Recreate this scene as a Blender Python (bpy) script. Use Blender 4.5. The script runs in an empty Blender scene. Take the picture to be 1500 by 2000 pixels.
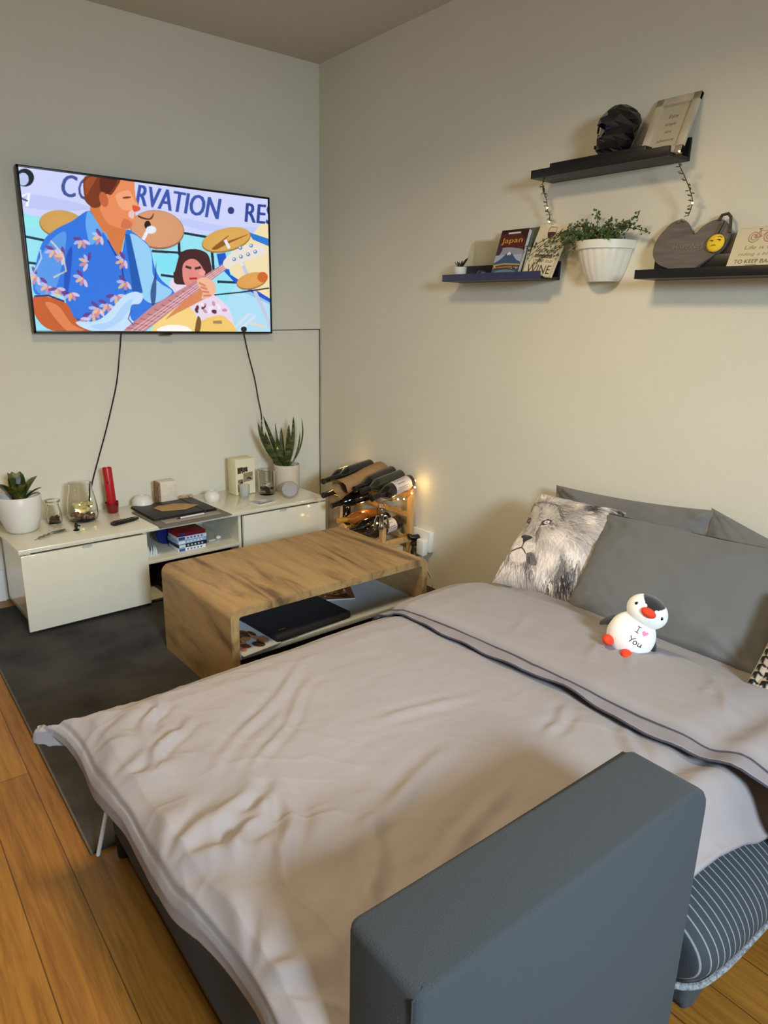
import bpy, bmesh, math, random
import numpy as np
from mathutils import Vector, Matrix, noise

random.seed(7)
RNG = np.random.default_rng(7)
S = bpy.context.scene
COL = S.collection
PI = math.pi

# ------------------------------------------------------------------ camera
cam = bpy.data.cameras.new('camera'); cam_o = bpy.data.objects.new('camera', cam); COL.objects.link(cam_o)
cam.sensor_fit = 'HORIZONTAL'; cam.sensor_width = 36.0; cam.lens = 36 * 1364.29 / 1500
cam.clip_start = 0.02
_r = Vector((0.78894405, -0.61411035, 0.02087479)); _f = Vector((0.59573986, 0.75613747, -0.27083231))
_u = _r.cross(_f)
m4 = Matrix(((_r.x, _u.x, -_f.x, -2.38583), (_r.y, _u.y, -_f.y, -3.69700), (_r.z, _u.z, -_f.z, 1.405), (0, 0, 0, 1)))
cam_o.matrix_world = m4
S.camera = cam_o

# ------------------------------------------------------------------ colour management, world, lights
S.view_settings.view_transform = 'Standard'; S.view_settings.look = 'None'
S.view_settings.gamma = 1; S.view_settings.use_curve_mapping = False
S.view_settings.exposure = 0.0
w = bpy.data.worlds.new('world'); S.world = w; w.use_nodes = True
w.node_tree.nodes['Background'].inputs[0].default_value = (0.75, 0.85, 1.0, 1)
w.node_tree.nodes['Background'].inputs[1].default_value = 1.0

def area(name, loc, target, sx, sy, power, col, spread=180):
    l = bpy.data.lights.new(name, 'AREA'); l.shape = 'RECTANGLE'; l.size = sx; l.size_y = sy
    l.energy = power; l.color = col; l.spread = math.radians(spread)
    o = bpy.data.objects.new(name, l); COL.objects.link(o); o.location = loc
    o.rotation_euler = (Vector(target) - Vector(loc)).to_track_quat('-Z', 'Y').to_euler(); return o
def point(name, loc, power, col, r=0.01):
    l = bpy.data.lights.new(name, 'POINT'); l.energy = power; l.color = col; l.shadow_soft_size = r
    o = bpy.data.objects.new(name, l); COL.objects.link(o); o.location = loc; return o
WARM = (1.0, 0.79, 0.48); COOL = (0.66, 0.82, 1.0)
# daylight through the window in the wall behind the camera
area('window_daylight', (-2.12, -5.48, 1.95), (-1.55, -3.0, 0.5), 0.62, 0.6, 54, COOL, 95)
# warm ceiling lamp of the room
area('ceiling_lamp', (-1.75, -2.3, 2.6), (-1.6, -2.3, 0), 0.4, 0.4, 31, WARM, 150)
# added unseen fill from the left, evens out the light on the right wall
area('side_fill', (-4.1, -3.6, 1.35), (0, -2.6, 1.3), 1.2, 1.9, 9, (1.0, 0.9, 0.76))

# ------------------------------------------------------------------ helpers
def lin(c):
    c = [x / 255 for x in c[:3]]
    return tuple(x / 12.92 if x <= 0.04045 else ((x + 0.055) / 1.055) ** 2.4 for x in c)

def mat(name, col, rough=0.6, metal=0.0, var=0.05, vscale=15, stretch=(1, 1, 1), bump=0.0, bscale=250, trans=0.0,
        emit=None, estr=0.0, coat=0.0, sheen=0.0, ior=1.45, coord='Object', alpha=1.0):
    m = bpy.data.materials.new(name); m.use_nodes = True
    nt = m.node_tree; N = nt.nodes; L = nt.links; b = N['Principled BSDF']
    b.inputs['Roughness'].default_value = rough; b.inputs['Metallic'].default_value = metal
    b.inputs['Transmission Weight'].default_value = trans; b.inputs['IOR'].default_value = ior
    b.inputs['Coat Weight'].default_value = coat; b.inputs['Sheen Weight'].default_value = sheen
    b.inputs['Alpha'].default_value = alpha
    c = lin(col)
    tc = N.new('ShaderNodeTexCoord'); mp = N.new('ShaderNodeMapping'); mp.inputs['Scale'].default_value = stretch
    L.new(tc.outputs[coord], mp.inputs[0])
    if var > 0:
        n = N.new('ShaderNodeTexNoise'); n.inputs['Scale'].default_value = vscale; n.inputs['Detail'].default_value = 4
        r = N.new('ShaderNodeValToRGB'); r.color_ramp.elements[0].position = 0.3; r.color_ramp.elements[1].position = 0.7
        r.color_ramp.elements[0].color = (*[max(0, x * (1 - var)) for x in c], 1)
        r.color_ramp.elements[1].color = (*[min(1, x * (1 + var)) for x in c], 1)
        L.new(mp.outputs[0], n.inputs['Vector']); L.new(n.outputs[0], r.inputs[0]); L.new(r.outputs[0], b.inputs['Base Color'])
    else:
        b.inputs['Base Color'].default_value = (*c, 1)
    if bump > 0:
        n2 = N.new('ShaderNodeTexNoise'); n2.inputs['Scale'].default_value = bscale; n2.inputs['Detail'].default_value = 3
        bp = N.new('ShaderNodeBump'); bp.inputs['Strength'].default_value = bump; bp.inputs['Distance'].default_value = 0.003
        L.new(mp.outputs[0], n2.inputs['Vector']); L.new(n2.outputs[0], bp.inputs['Height']); L.new(bp.outputs[0], b.inputs['Normal'])
    if emit:
        b.inputs['Emission Color'].default_value = (*lin(emit), 1); b.inputs['Emission Strength'].default_value = estr
    return m

class MB:
    """mesh builder"""
    def __init__(s): s.bm = bmesh.new()
    def _m(s, verts, M):
        if M is not None: bmesh.ops.transform(s.bm, matrix=M, verts=verts)
    def box(s, x0, x1, y0, y1, z0, z1, bev=0.0, seg=2, M=None, mi=0):
        r = bmesh.ops.create_cube(s.bm, size=1); v = r['verts']
        for q in v: q.co = Vector((x0 + (q.co.x + .5) * (x1 - x0), y0 + (q.co.y + .5) * (y1 - y0), z0 + (q.co.z + .5) * (z1 - z0)))
        fs = set(f for q in v for f in q.link_faces)
        if bev > 0:
            es = list(set(e for q in v for e in q.link_edges))
            rr = bmesh.ops.bevel(s.bm, geom=es, offset=bev, segments=seg, affect='EDGES', profile=0.5)
            fs = set(f for f in s.bm.faces if f.is_valid and (f in fs or f in rr['faces']))
            v = list(set(q for f in fs for q in f.verts))
        for f in fs:
            if f.is_valid: f.material_index = mi
        s._m(v, M); return s
    def lathe(s, prof, n=24, c=(0, 0, 0), M=None, cap=False, mi=0, sx=1, sy=1):
        rings = []; vs = []
        for r, z in prof:
            if r < 1e-5:
                q = s.bm.verts.new((c[0], c[1], c[2] + z)); rings.append([q]); vs.append(q)
            else:
                ring = [s.bm.verts.new((c[0] + sx * r * math.cos(2 * PI * i / n), c[1] + sy * r * math.sin(2 * PI * i / n), c[2] + z)) for i in range(n)]
                rings.append(ring); vs += ring
        for a, b in zip(rings, rings[1:]):
            for i in range(n):
                j = (i + 1) % n
                if len(a) == 1 and len(b) == 1: continue
                if len(a) == 1: f = s.bm.faces.new((a[0], b[j], b[i]))
                elif len(b) == 1: f = s.bm.faces.new((a[i], a[j], b[0]))
                else: f = s.bm.faces.new((a[i], a[j], b[j], b[i]))
                f.material_index = mi
        s._m(vs, M); return s
    def tube(s, pts, r, n=8, mi=0, M=None):
        pts = [Vector(p) for p in pts]; rings = []; vs = []
        up = Vector((0, 0, 1))
        for i, p in enumerate(pts):
            d = (pts[min(i + 1, len(pts) - 1)] - pts[max(i - 1, 0)]).normalized()
            a = d.cross(up)
            if a.length < 1e-3: a = d.cross(Vector((0, 1, 0)))
            a.normalize(); b = d.cross(a)
            rr = r[i] if isinstance(r, (list, tuple)) else r
            ring = [s.bm.verts.new(p + a * rr * math.cos(2 * PI * k / n) + b * rr * math.sin(2 * PI * k / n)) for k in range(n)]
            rings.append(ring); vs += ring
        for a, b in zip(rings, rings[1:]):
            for k in range(n):
                f = s.bm.faces.new((a[k], a[(k + 1) % n], b[(k + 1) % n], b[k])); f.material_index = mi
        for ring in (rings[0], rings[-1]):
            f = s.bm.faces.new(ring); f.material_index = mi
        s._m(vs, M); return s
    def sph(s, c, r, n=16, sc=(1, 1, 1), M=None, mi=0):
        R = bmesh.ops.create_uvsphere(s.bm, u_segments=n, v_segments=max(6, n // 2), radius=r); v = R['verts']
        for q in v: q.co = Vector((q.co.x * sc[0] + c[0], q.co.y * sc[1] + c[1], q.co.z * sc[2] + c[2]))
        for f in set(f for q in v for f in q.link_faces): f.material_index = mi
        s._m(v, M); return s
    def prism(s, poly, axis, a0, a1, bev=0.0, M=None, mi=0, seg=2):
        """poly 2D in the two other axes (cyclic order), extruded along axis from a0 to a1"""
        def P(p, a):
            if axis == 'x': return (a, p[0], p[1])
            if axis == 'y': return (p[0], a, p[1])
            return (p[0], p[1], a)
        A = [s.bm.verts.new(P(p, a0)) for p in poly]; B = [s.bm.verts.new(P(p, a1)) for p in poly]
        fs = [s.bm.faces.new(A), s.bm.faces.new(B[::-1])]; n = len(poly)
        for i in range(n): fs.append(s.bm.faces.new((A[i], B[i], B[(i + 1) % n], A[(i + 1) % n])))
        v = A + B
        if bev > 0:
            es = list(fs[0].edges) + list(fs[1].edges)
            rr = bmesh.ops.bevel(s.bm, geom=es, offset=bev, segments=seg, affect='EDGES', profile=0.5)
            fs = [f for f in fs if f.is_valid] + rr['faces']; v = list(set(q for f in fs for q in f.verts))
        for f in fs: f.material_index = mi
        s._m(v, M); return s
    def leaf(s, base, tip, width, bend=(0, 0, 0), n=7, side=None, fold=0.25, mi=0, prof=None):
        base = Vector(base); tip = Vector(tip); d = tip - base
        sd = Vector(side) if side is not None else d.cross(Vector((0.3, 0.2, 1)))
        sd.normalize(); nrm = d.cross(sd).normalized(); rows = []
        for i in range(n + 1):
            t = i / n; wd = width * (prof(t) if prof else math.sin(PI * min(1, (t * 0.86 + 0.1))) ** 0.8)
            if i == n: wd = width * 0.02
            p = base + d * t + Vector(bend) * (4 * t * (1 - t))
            rows.append([s.bm.verts.new(p - sd * wd + nrm * wd * fold), s.bm.verts.new(p), s.bm.verts.new(p + sd * wd + nrm * wd * fold)])
        for a, b in zip(rows, rows[1:]):
            for k in (0, 1):
                f = s.bm.faces.new((a[k], a[k + 1], b[k + 1], b[k])); f.material_index = mi
        return s
    def build(s, name, mats, parent=None, smooth=True, ang=35, loc=None, rot=None):
        bmesh.ops.recalc_face_normals(s.bm, faces=s.bm.faces[:])
        me = bpy.data.meshes.new(name); s.bm.to_mesh(me); s.bm.free()
        return finish(me, name, mats, parent, smooth, ang, loc, rot)

def finish(me, name, mats, parent=None, smooth=True, ang=35, loc=None, rot=None):
    if not isinstance(mats, (list, tuple)): mats = [mats]
    for m in mats: me.materials.append(m)
    if smooth:
        me.polygons.foreach_set('use_smooth', [True] * len(me.polygons))
        try: me.set_sharp_from_angle(angle=math.radians(ang))
        except Exception: pass
    o = bpy.data.objects.new(name, me); COL.objects.link(o)
    if parent: o.parent = parent
    if loc is not None: o.location = loc
    if rot is not None: o.rotation_euler = rot
    return o

def tag(o, label, cat, group=None, kind=None):
    o['label'] = label; o['category'] = cat
    if group: o['group'] = group
    if kind: o['kind'] = kind
    return o
def thing(name, label, cat, loc=(0, 0, 0), rot=(0, 0, 0), group=None):
    o = bpy.data.objects.new(name, None); COL.objects.link(o); o.empty_display_size = 0.05
    o.location = loc; o.rotation_euler = rot; return tag(o, label, cat, group)
def struct(o): o['kind'] = 'structure'; return o
def bx(name, m, parent, x0, x1, y0, y1, z0, z1, bev=0.0, **k):
    return MB().box(x0, x1, y0, y1, z0, z1, bev).build(name, m, parent, **k)
def align(p0, p1):
    """matrix taking local z axis (0..1 m) to start at p0 pointing to p1"""
    p0 = Vector(p0); p1 = Vector(p1)
    return Matrix.Translation(p0) @ (p1 - p0).to_track_quat('Z', 'Y').to_matrix().to_4x4()

# ---- software painter: makes colours for densely gridded printed surfaces
class Canvas:
    def __init__(s, W, H, bg, src=None, ss=2):
        s.W, s.H, s.ss = W, H, ss; s.a = np.empty((H * ss, W * ss, 3), np.float32); s.a[:] = bg
        s.H3 = None
        if src:   # four corners of the print in drawing units -> canvas
            dst = [(0, 0), (W, 0), (W, H), (0, H)]; A = []; B = []
            for (x, y), (u, v) in zip(src, dst):
                A += [[x, y, 1, 0, 0, 0, -u * x, -u * y], [0, 0, 0, x, y, 1, -v * x, -v * y]]; B += [u, v]
            h = np.linalg.solve(np.array(A, float), np.array(B, float)); s.H3 = np.append(h, 1).reshape(3, 3)
    def T(s, p):
        p = np.asarray(p, float)
        if s.H3 is not None:
            q = np.c_[p, np.ones(len(p))] @ s.H3.T; p = q[:, :2] / q[:, 2:]
        return p * s.ss
    def _mask(s, P):
        x0, y0 = np.floor(P.min(0)).astype(int); x1, y1 = np.ceil(P.max(0)).astype(int) + 1
        x0, y0 = max(0, x0), max(0, y0); x1, y1 = min(s.a.shape[1], x1), min(s.a.shape[0], y1)
        if x1 <= x0 or y1 <= y0: return None
        X = np.arange(x0, x1) + .5; M = np.zeros((y1 - y0, x1 - x0), bool)
        for i in range(len(P)):
            ax, ay = P[i - 1]; bx_, by = P[i]
            if ay == by: continue
            if ay > by: ax, ay, bx_, by = bx_, by, ax, ay
            r0 = max(y0, int(math.ceil(ay - .5))); r1 = min(y1, int(math.ceil(by - .5)))
            if r1 <= r0: continue
            Y = np.arange(r0, r1) + .5; xc = ax + (Y - ay) * (bx_ - ax) / (by - ay)
            M[r0 - y0:r1 - y0] ^= X[None, :] > xc[:, None]
        return x0, x1, y0, y1, M
    def poly(s, P, c, al=1.0, raw=False):
        P = np.asarray(P, float) if raw else s.T(P); r = s._mask(P)
        if r is None: return
        x0, x1, y0, y1, M = r; v = s.a[y0:y1, x0:x1]; v[M] = v[M] * (1 - al) + np.array(c, np.float32) * al
    def spl(s, P, c, al=1.0, k=6):
        P = [np.array(p, float) for p in P]; n = len(P); o = []
        for i in range(n):
            a, b, d, e = P[i - 1], P[i], P[(i + 1) % n], P[(i + 2) % n]
            for j in range(k):
                t = j / k; o.append(.5 * ((2 * b) + (d - a) * t + (2 * a - 5 * b + 4 * d - e) * t * t + (3 * b - a - 3 * d + e) * t ** 3))
        s.poly(o, c, al)
    def ell(s, cx, cy, rx, ry, c, rot=0, al=1.0):
        t = np.linspace(0, 2 * PI, 32, endpoint=False); x = rx * np.cos(t); y = ry * np.sin(t); r = math.radians(rot)
        s.poly(np.c_[cx + x * math.cos(r) - y * math.sin(r), cy + x * math.sin(r) + y * math.cos(r)], c, al)
    def line(s, P, wd, c, al=1.0, taper=False):
        P = [np.array(p, float) for p in P]; n = len(P); L = []; R = []
        for i, p in enumerate(P):
            d = P[min(i + 1, n - 1)] - P[max(i - 1, 0)]; d = d / (np.hypot(*d) + 1e-9); q = np.array([-d[1], d[0]])
            ww = wd / 2 * ((1 - i / (n - 1)) * .9 + .1 if taper else 1); L.append(p + q * ww); R.append(p - q * ww)
        s.poly(L + R[::-1], c, al)
    def rect(s, x0, y0, x1, y1, c, al=1.0): s.poly([(x0, y0), (x1, y0), (x1, y1), (x0, y1)], c, al)
    def text(s, st, x, y, h, c, ang=0, sx=1.0, shear=0.0, al=1.0, w=None):
        """baseline start x,y; cap height h; w total width"""
        T = glyphs(st); wid = max(p[0] for t in T for p in t)
        k = h / 0.72; kx = k * sx if w is None else w / wid
        a = math.radians(ang); ca, sa = math.cos(a), math.sin(a)
        for t in T:
            s.poly([(x + (p[0] * kx + p[1] * k * shear) * ca + p[1] * k * sa, y + (p[0] * kx + p[1] * k * shear) * sa - p[1] * k * ca) for p in t], c, al)
    def get(s):
        ss = s.ss; a = s.a.reshape(s.H, ss, s.W, ss, 3).mean((1, 3)) / 255; a = np.clip(a, 0, 1)
        return np.where(a <= .04045, a / 12.92, ((a + .055) / 1.055) ** 2.4)
_g = {}
def glyphs(st):
    if st in _g: return _g[st]
    cu = bpy.data.curves.new('t', 'FONT'); cu.body = st; cu.resolution_u = 3
    o = bpy.data.objects.new('t', cu); COL.objects.link(o); bpy.context.view_layer.update()
    me = o.to_mesh(); me.calc_loop_triangles()
    T = [[(me.vertices[i].co.x, me.vertices[i].co.y) for i in t.vertices] for t in me.loop_triangles]
    o.to_mesh_clear(); bpy.data.objects.remove(o); bpy.data.curves.remove(cu); _g[st] = T; return T

def text_obj(name, st, size, m, parent, M, ext=0.0006, fn=None, w=None):
    """lettering as real flat mesh; M takes local (x right, y up, z out)"""
    T = glyphs(st); bm = bmesh.new(); k = size / 0.72
    wid = max(p[0] for t in T for p in t); kx = k if w is None else w / wid
    for t in T:
        ps = []
        for p in t:
            q = Vector(((p[0] - wid / 2) * kx, p[1] * k - size / 2, 0)); q = fn(q) if fn else q; ps.append(M @ q)
        try: bm.faces.new([bm.verts.new(q) for q in ps])
        except Exception: pass
    bmesh.ops.remove_doubles(bm, verts=bm.verts, dist=1e-6)
    if ext > 0:
        r = bmesh.ops.extrude_face_region(bm, geom=bm.faces[:]); nv = [g for g in r['geom'] if isinstance(g, bmesh.types.BMVert)]
        bmesh.ops.translate(bm, verts=nv, vec=(M.to_3x3() @ Vector((0, 0, -ext))))
    me = bpy.data.meshes.new(name); bm.to_mesh(me); bm.free(); return finish(me, name, m, parent, smooth=False)

def print_mat(name, rough=0.5, emit=0.0, bump=0.0, sheen=0, coat=0):
    m = bpy.data.materials.new(name); m.use_nodes = True; N = m.node_tree.nodes; L = m.node_tree.links; b = N['Principled BSDF']
    a = N.new('ShaderNodeVertexColor'); a.layer_name = 'Col'
    b.inputs['Roughness'].default_value = rough; b.inputs['Sheen Weight'].default_value = sheen; b.inputs['Coat Weight'].default_value = coat
    if emit > 0:
        b.inputs['Base Color'].default_value = (.01, .01, .01, 1); L.new(a.outputs[0], b.inputs['Emission Color'])
        b.inputs['Emission Strength'].default_value = emit
    else: L.new(a.outputs[0], b.inputs['Base Color'])
    if bump > 0:
        n = N.new('ShaderNodeTexNoise'); n.inputs['Scale'].default_value = 400; bp = N.new('ShaderNodeBump')
        bp.inputs['Strength'].default_value = bump; bp.inputs['Distance'].default_value = .002
        L.new(n.outputs[0], bp.inputs['Height']); L.new(bp.outputs[0], b.inputs['Normal'])
    return m

def grid_mesh(name, f, nu, nv, mats, parent=None, cols=None, close=None):
    """f(u,v) arrays -> (n,3); u right, v down; close: back surface function too"""
    U, V = np.meshgrid(np.linspace(0, 1, nu), np.linspace(0, 1, nv)); co = f(U.ravel(), V.ravel())
    idx = np.arange(nu * nv).reshape(nv, nu)
    F = np.stack([idx[:-1, :-1], idx[1:, :-1], idx[1:, 1:], idx[:-1, 1:]], -1).reshape(-1, 4)
    if close is not None:
        cb = close(U.ravel(), V.ravel()); n0 = nu * nv; co = np.vstack([co, cb]); F2 = F[:, ::-1] + n0
        ring = np.concatenate([idx[0, :-1], idx[:-1, -1], idx[-1, :0:-1], idx[:0:-1, 0]])
        rn = np.roll(ring, -1); F3 = np.stack([ring, rn, rn + n0, ring + n0], -1); F = np.vstack([F, F2, F3])
    me = bpy.data.meshes.new(name); me.vertices.add(len(co)); me.vertices.foreach_set('co', co.astype(np.float32).ravel())
    me.loops.add(F.size); me.loops.foreach_set('vertex_index', F.ravel().astype(np.int32))
    me.polygons.add(len(F)); me.polygons.foreach_set('loop_start', np.arange(0, F.size, 4, dtype=np.int32))
    me.polygons.foreach_set('loop_total', np.full(len(F), 4, np.int32))
    me.update(calc_edges=True); me.validate()
    if cols is not None:
        at = me.color_attributes.new('Col', 'FLOAT_COLOR', 'POINT'); n = len(me.vertices); C = np.ones((n, 4), np.float32)
        H, W = cols.shape[:2]; yi = np.clip(np.round(V.ravel() * (H - 1)).astype(int), 0, H - 1); xi = np.clip(np.round(U.ravel() * (W - 1)).astype(int), 0, W - 1)
        c = cols[yi, xi]; C[:len(c), :3] = c
        if close is not None: C[len(c):2 * len(c), :3] = c * 0 + c.mean(0)
        at.data.foreach_set('color', C.ravel())
    return finish(me, name, mats, parent, smooth=True, ang=60)

def quadf(TL, TR, BR, BL, off=0.0):
    TL, TR, BR, BL = [np.array(p, float) for p in (TL, TR, BR, BL)]
    n = np.cross(BL - TL, TR - TL); n /= np.linalg.norm(n)
    def f(u, v):
        u = u[:, None]; v = v[:, None]
        return (TL * (1 - u) + TR * u) * (1 - v) + (BL * (1 - u) + BR * u) * v + n * off
    return f
def print_quad(name, cv, TL, TR, BR, BL, m, parent=None, off=0.0):
    return grid_mesh(name, quadf(TL, TR, BR, BL, off), cv.W, cv.H, m, parent, cv.get())

PRINT = print_mat('printed_matte'); GLOSSP = print_mat('printed_gloss', .2, coat=.3)
M_white = mat('white_lacquer', (218, 212, 190), .22, var=.02, coat=.5)
M_wpl = mat('white_plastic', (228, 226, 216), .35, var=.02)
M_black = mat('black_plastic', (16, 16, 18), .35, var=.1)
M_blackwood = mat('black_lacquered_wood', (22, 20, 22), .42, var=.15, vscale=30)
M_chrome = mat('chrome', (205, 205, 205), .12, metal=1, var=.03)
M_glass = mat('clear_glass', (250, 252, 250), .02, trans=1, var=0, ior=1.3)
M_ceramic = mat('white_ceramic', (222, 218, 206), .35, var=.03, vscale=8, bump=.05, bscale=60)
M_bulb = mat('glowing_bulb', (255, 220, 150), .3, var=0, emit=(255, 205, 120), estr=14)
M_wire = mat('copper_wire', (60, 48, 30), .4, var=0)
M_leafd = mat('dark_green_leaf', (48, 66, 30), .4, var=.45, vscale=45, coat=.15)
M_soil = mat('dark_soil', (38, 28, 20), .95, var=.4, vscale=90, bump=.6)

# ------------------------------------------------------------------ room shell
def wall_mat():
    m = mat('painted_plaster', (220, 214, 194), .9, var=.015, vscale=3, bump=.25, bscale=60); return m
M_wall = wall_mat(); M_ceil = mat('ceiling_paint', (205, 198, 184), .95, var=.01, bump=.2, bscale=60)
M_trim = mat('white_trim_paint', (228, 226, 218), .4, var=.01)
X0, Y0, ZC = -4.2, -5.6, 2.733
struct(bx('wall_left', M_wall, None, X0 - .1, .1, 0, .1, -.02, ZC + .1))
struct(bx('wall_right', M_wall, None, 0, .1, Y0, 0, -.02, ZC + .1))
struct(bx('wall_far_left', M_wall, None, X0 - .1, X0, Y0, 0, -.02, ZC + .1))
b = MB(); wx0, wx1, wz0, wz1 = -2.75, -1.45, 1.35, 2.45
b.box(X0 - .1, wx0, Y0 - .1, Y0, -.02, ZC + .1); b.box(wx1, .1, Y0 - .1, Y0, -.02, ZC + .1)
b.box(wx0, wx1, Y0 - .1, Y0, -.02, wz0); b.box(wx0, wx1, Y0 - .1, Y0, wz1, ZC + .1)
struct(b.build('wall_back', M_wall))
b = MB()
for a in ((wx0, wx0 + .06, wz0, wz1), (wx1 - .06, wx1, wz0, wz1), (wx0, wx1, wz0, wz0 + .06), (wx0, wx1, wz1 - .06, wz1), (-2.13, -2.07, wz0, wz1)):
    b.box(a[0], a[1], Y0 - .07, Y0 - .02, a[2], a[3], .004)
wn = struct(b.build('window_1', M_trim))
bx('pane', M_glass, wn, wx0 + .05, wx1 - .05, Y0 - .05, Y0 - .045, wz0 + .05, wz1 - .05)
struct(bx('ceiling', M_ceil, None, X0 - .1, .1, Y0 - .1, .1, ZC, ZC + .1))
struct(bx('baseboard_left', M_trim, None, X0, -1.86, -.014, 0, 0, .16, .003))

def floor_mat():
    m = bpy.data.materials.new('oak_planks'); m.use_nodes = True; N = m.node_tree.nodes; L = m.node_tree.links; B = N['Principled BSDF']
    tc = N.new('ShaderNodeTexCoord'); mp = N.new('ShaderNodeMapping'); mp.inputs['Rotation'].default_value = (0, 0, PI / 2); mp.inputs['Location'].default_value = (.36, .035, 0)
    L.new(tc.outputs['Object'], mp.inputs[0])
    br = N.new('ShaderNodeTexBrick'); br.inputs['Scale'].default_value = 1; br.inputs['Brick Width'].default_value = 1.9; br.inputs['Row Height'].default_value = .128
    br.inputs['Mortar Size'].default_value = .0016; br.inputs['Mortar Smooth'].default_value = .2; br.offset = .37
    br.inputs['Color1'].default_value = (*lin((156, 108, 40)), 1); br.inputs['Color2'].default_value = (*lin((134, 88, 30)), 1); br.inputs['Mortar'].default_value = (*lin((84, 52, 20)), 1)
    L.new(mp.outputs[0], br.inputs['Vector'])
    m2 = N.new('ShaderNodeMapping'); m2.inputs['Scale'].default_value = (26, 1.6, 1); L.new(tc.outputs['Object'], m2.inputs[0])
    n = N.new('ShaderNodeTexNoise'); n.inputs['Scale'].default_value = 2.2; n.inputs['Detail'].default_value = 8; n.inputs['Roughness'].default_value = .65; n.inputs['Distortion'].default_value = .8
    L.new(m2.outputs[0], n.inputs['Vector'])
    r = N.new('ShaderNodeValToRGB'); r.color_ramp.elements[0].position = .3; r.color_ramp.elements[0].color = (.5, .42, .36, 1); r.color_ramp.elements[1].position = .62; r.color_ramp.elements[1].color = (1.12, 1.1, 1.05, 1)
    L.new(n.outputs[0], r.inputs[0])
    mx = N.new('ShaderNodeMix'); mx.data_type = 'RGBA'; mx.blend_type = 'MULTIPLY'; mx.inputs[0].default_value = .8
    L.new(br.outputs[0], mx.inputs[6]); L.new(r.outputs[0], mx.inputs[7])
    v = N.new('ShaderNodeTexVoronoi'); v.inputs['Scale'].default_value = 2.6; m3 = N.new('ShaderNodeMapping'); m3.inputs['Scale'].default_value = (1.5, .8, 1)
    L.new(tc.outputs['Object'], m3.inputs[0]); L.new(m3.outputs[0], v.inputs['Vector'])
    r2 = N.new('ShaderNodeValToRGB'); r2.color_ramp.elements[0].position = .02; r2.color_ramp.elements[0].color = (.12, .07, .04, 1); r2.color_ramp.elements[1].position = .075; r2.color_ramp.elements[1].color = (1, 1, 1, 1)
    L.new(v.outputs['Distance'], r2.inputs[0])
    mx2 = N.new('ShaderNodeMix'); mx2.data_type = 'RGBA'; mx2.blend_type = 'MULTIPLY'; mx2.inputs[0].default_value = .85
    L.new(mx.outputs[2], mx2.inputs[6]); L.new(r2.outputs[0], mx2.inputs[7]); L.new(mx2.outputs[2], B.inputs['Base Color'])
    B.inputs['Roughness'].default_value = .42
    bp = N.new('ShaderNodeBump'); bp.inputs['Strength'].default_value = .25; bp.inputs['Distance'].default_value = .002; L.new(n.outputs[0], bp.inputs['Height']); L.new(bp.outputs[0], B.inputs['Normal'])
    return m
struct(bx('floor', floor_mat(), None, X0 - .1, .1, Y0 - .1, .1, -.1, 0))

# thin cable crack line on the wall beside the television, then down the corner
b = MB(); b.tube([(-.36, -.004, 1.309), (-.15, -.0045, 1.313), (-.006, -.006, 1.316)], .0022, 6)
b.tube([(-.006, -.006, 1.316), (-.0055, -.007, 1.0), (-.007, -.006, .75), (-.006, -.006, .42), (-.006, -.006, .01)], .0026, 6)
tag(b.build('wall_cable', mat('taupe_cable', (88, 76, 60), .6, var=.5, vscale=25)), 'thin taupe cable running from television to corner and down it', 'cable')

# ------------------------------------------------------------------ rug
def rug_mat():
    m = mat('dark_pile', (58, 55, 53), .97, var=.6, vscale=4.0, bump=1.0, bscale=500, sheen=0.0); return m
b = MB(); b.box(-2.027, -.02, -2.013, -.13, 0, .012, .004)
rug = tag(b.build('area_rug', rug_mat()), 'large dark grey mottled short-pile rug on the oak floor', 'rug')
bx('rug_border', mat('rug_binding', (92, 84, 70), .9), rug, -2.031, -2.024, -2.013, -.13, 0.0005, .011)

# ------------------------------------------------------------------ television
tv = thing('television', 'large flat television mounted on the wall showing a guitarist', 'television', (-.985, -.06, 1.65))
tx0, tx1, tz0, tz1 = -.628, .617, -.357, .356
b = MB(); b.box(tx0, tx1, -.012, .02, tz0, tz1, .003); b.box(-.38, .38, .02, .040, -.28, .12, .01)
b.build('housing', M_black, tv)
b = MB(); e = .010
for a in ((tx0, tx0 + e, tz0, tz1), (tx1 - e, tx1, tz0, tz1), (tx0, tx1, tz0, tz0 + e), (tx0, tx1, tz1 - e, tz1)): b.box(a[0], a[1], -.016, -.0115, a[2], a[3], .001)
b.box(-.03, .03, -.017, -.006, tz0 - .008, tz0 + .001, .002)
b.build('bezel', M_black, tv)
b = MB(); b.box(-.2, .2, .040, .058, -.2, .1); b.build('wall_bracket', M_black, tv)
cv = Canvas(560, 318, (150, 215, 240), [(80, 52), (1243, 215), (1237, 820), (155, 815)])
# stage backdrop
cv.rect(60, 0, 1300, 900, (150, 226, 242))
cv.spl([(70, 30), (700, 100), (1300, 210), (1300, 405), (1150, 380), (900, 372), (600, 330), (330, 290), (100, 262)], (206, 212, 250))
cv.spl([(90, 180), (300, 210), (420, 250), (300, 262), (100, 240)], (184, 194, 244), .7)
cv.spl([(850, 300), (1050, 340), (1240, 345), (1240, 375), (1000, 365), (850, 330)], (186, 198, 246), .7)
cv.poly([(100, 290), (190, 285), (190, 330), (105, 335)], (150, 235, 235), .8)
for P in ([(105, 378), (200, 398)], [(118, 500), (160, 505)], [(700, 450), (850, 460)], [(850, 368), (960, 388)], [(740, 560), (812, 570)], [(1000, 592), (1085, 596)]): cv.line(P, 11, (24, 40, 66))
for P in ([(828, 400), (828, 560)], [(805, 530), (805, 600)], [(975, 380), (985, 560)]): cv.line(P, 12, (20, 34, 60))
cv.poly([(705, 465), (825, 468), (825, 545), (740, 552)], (130, 226, 246))
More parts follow.
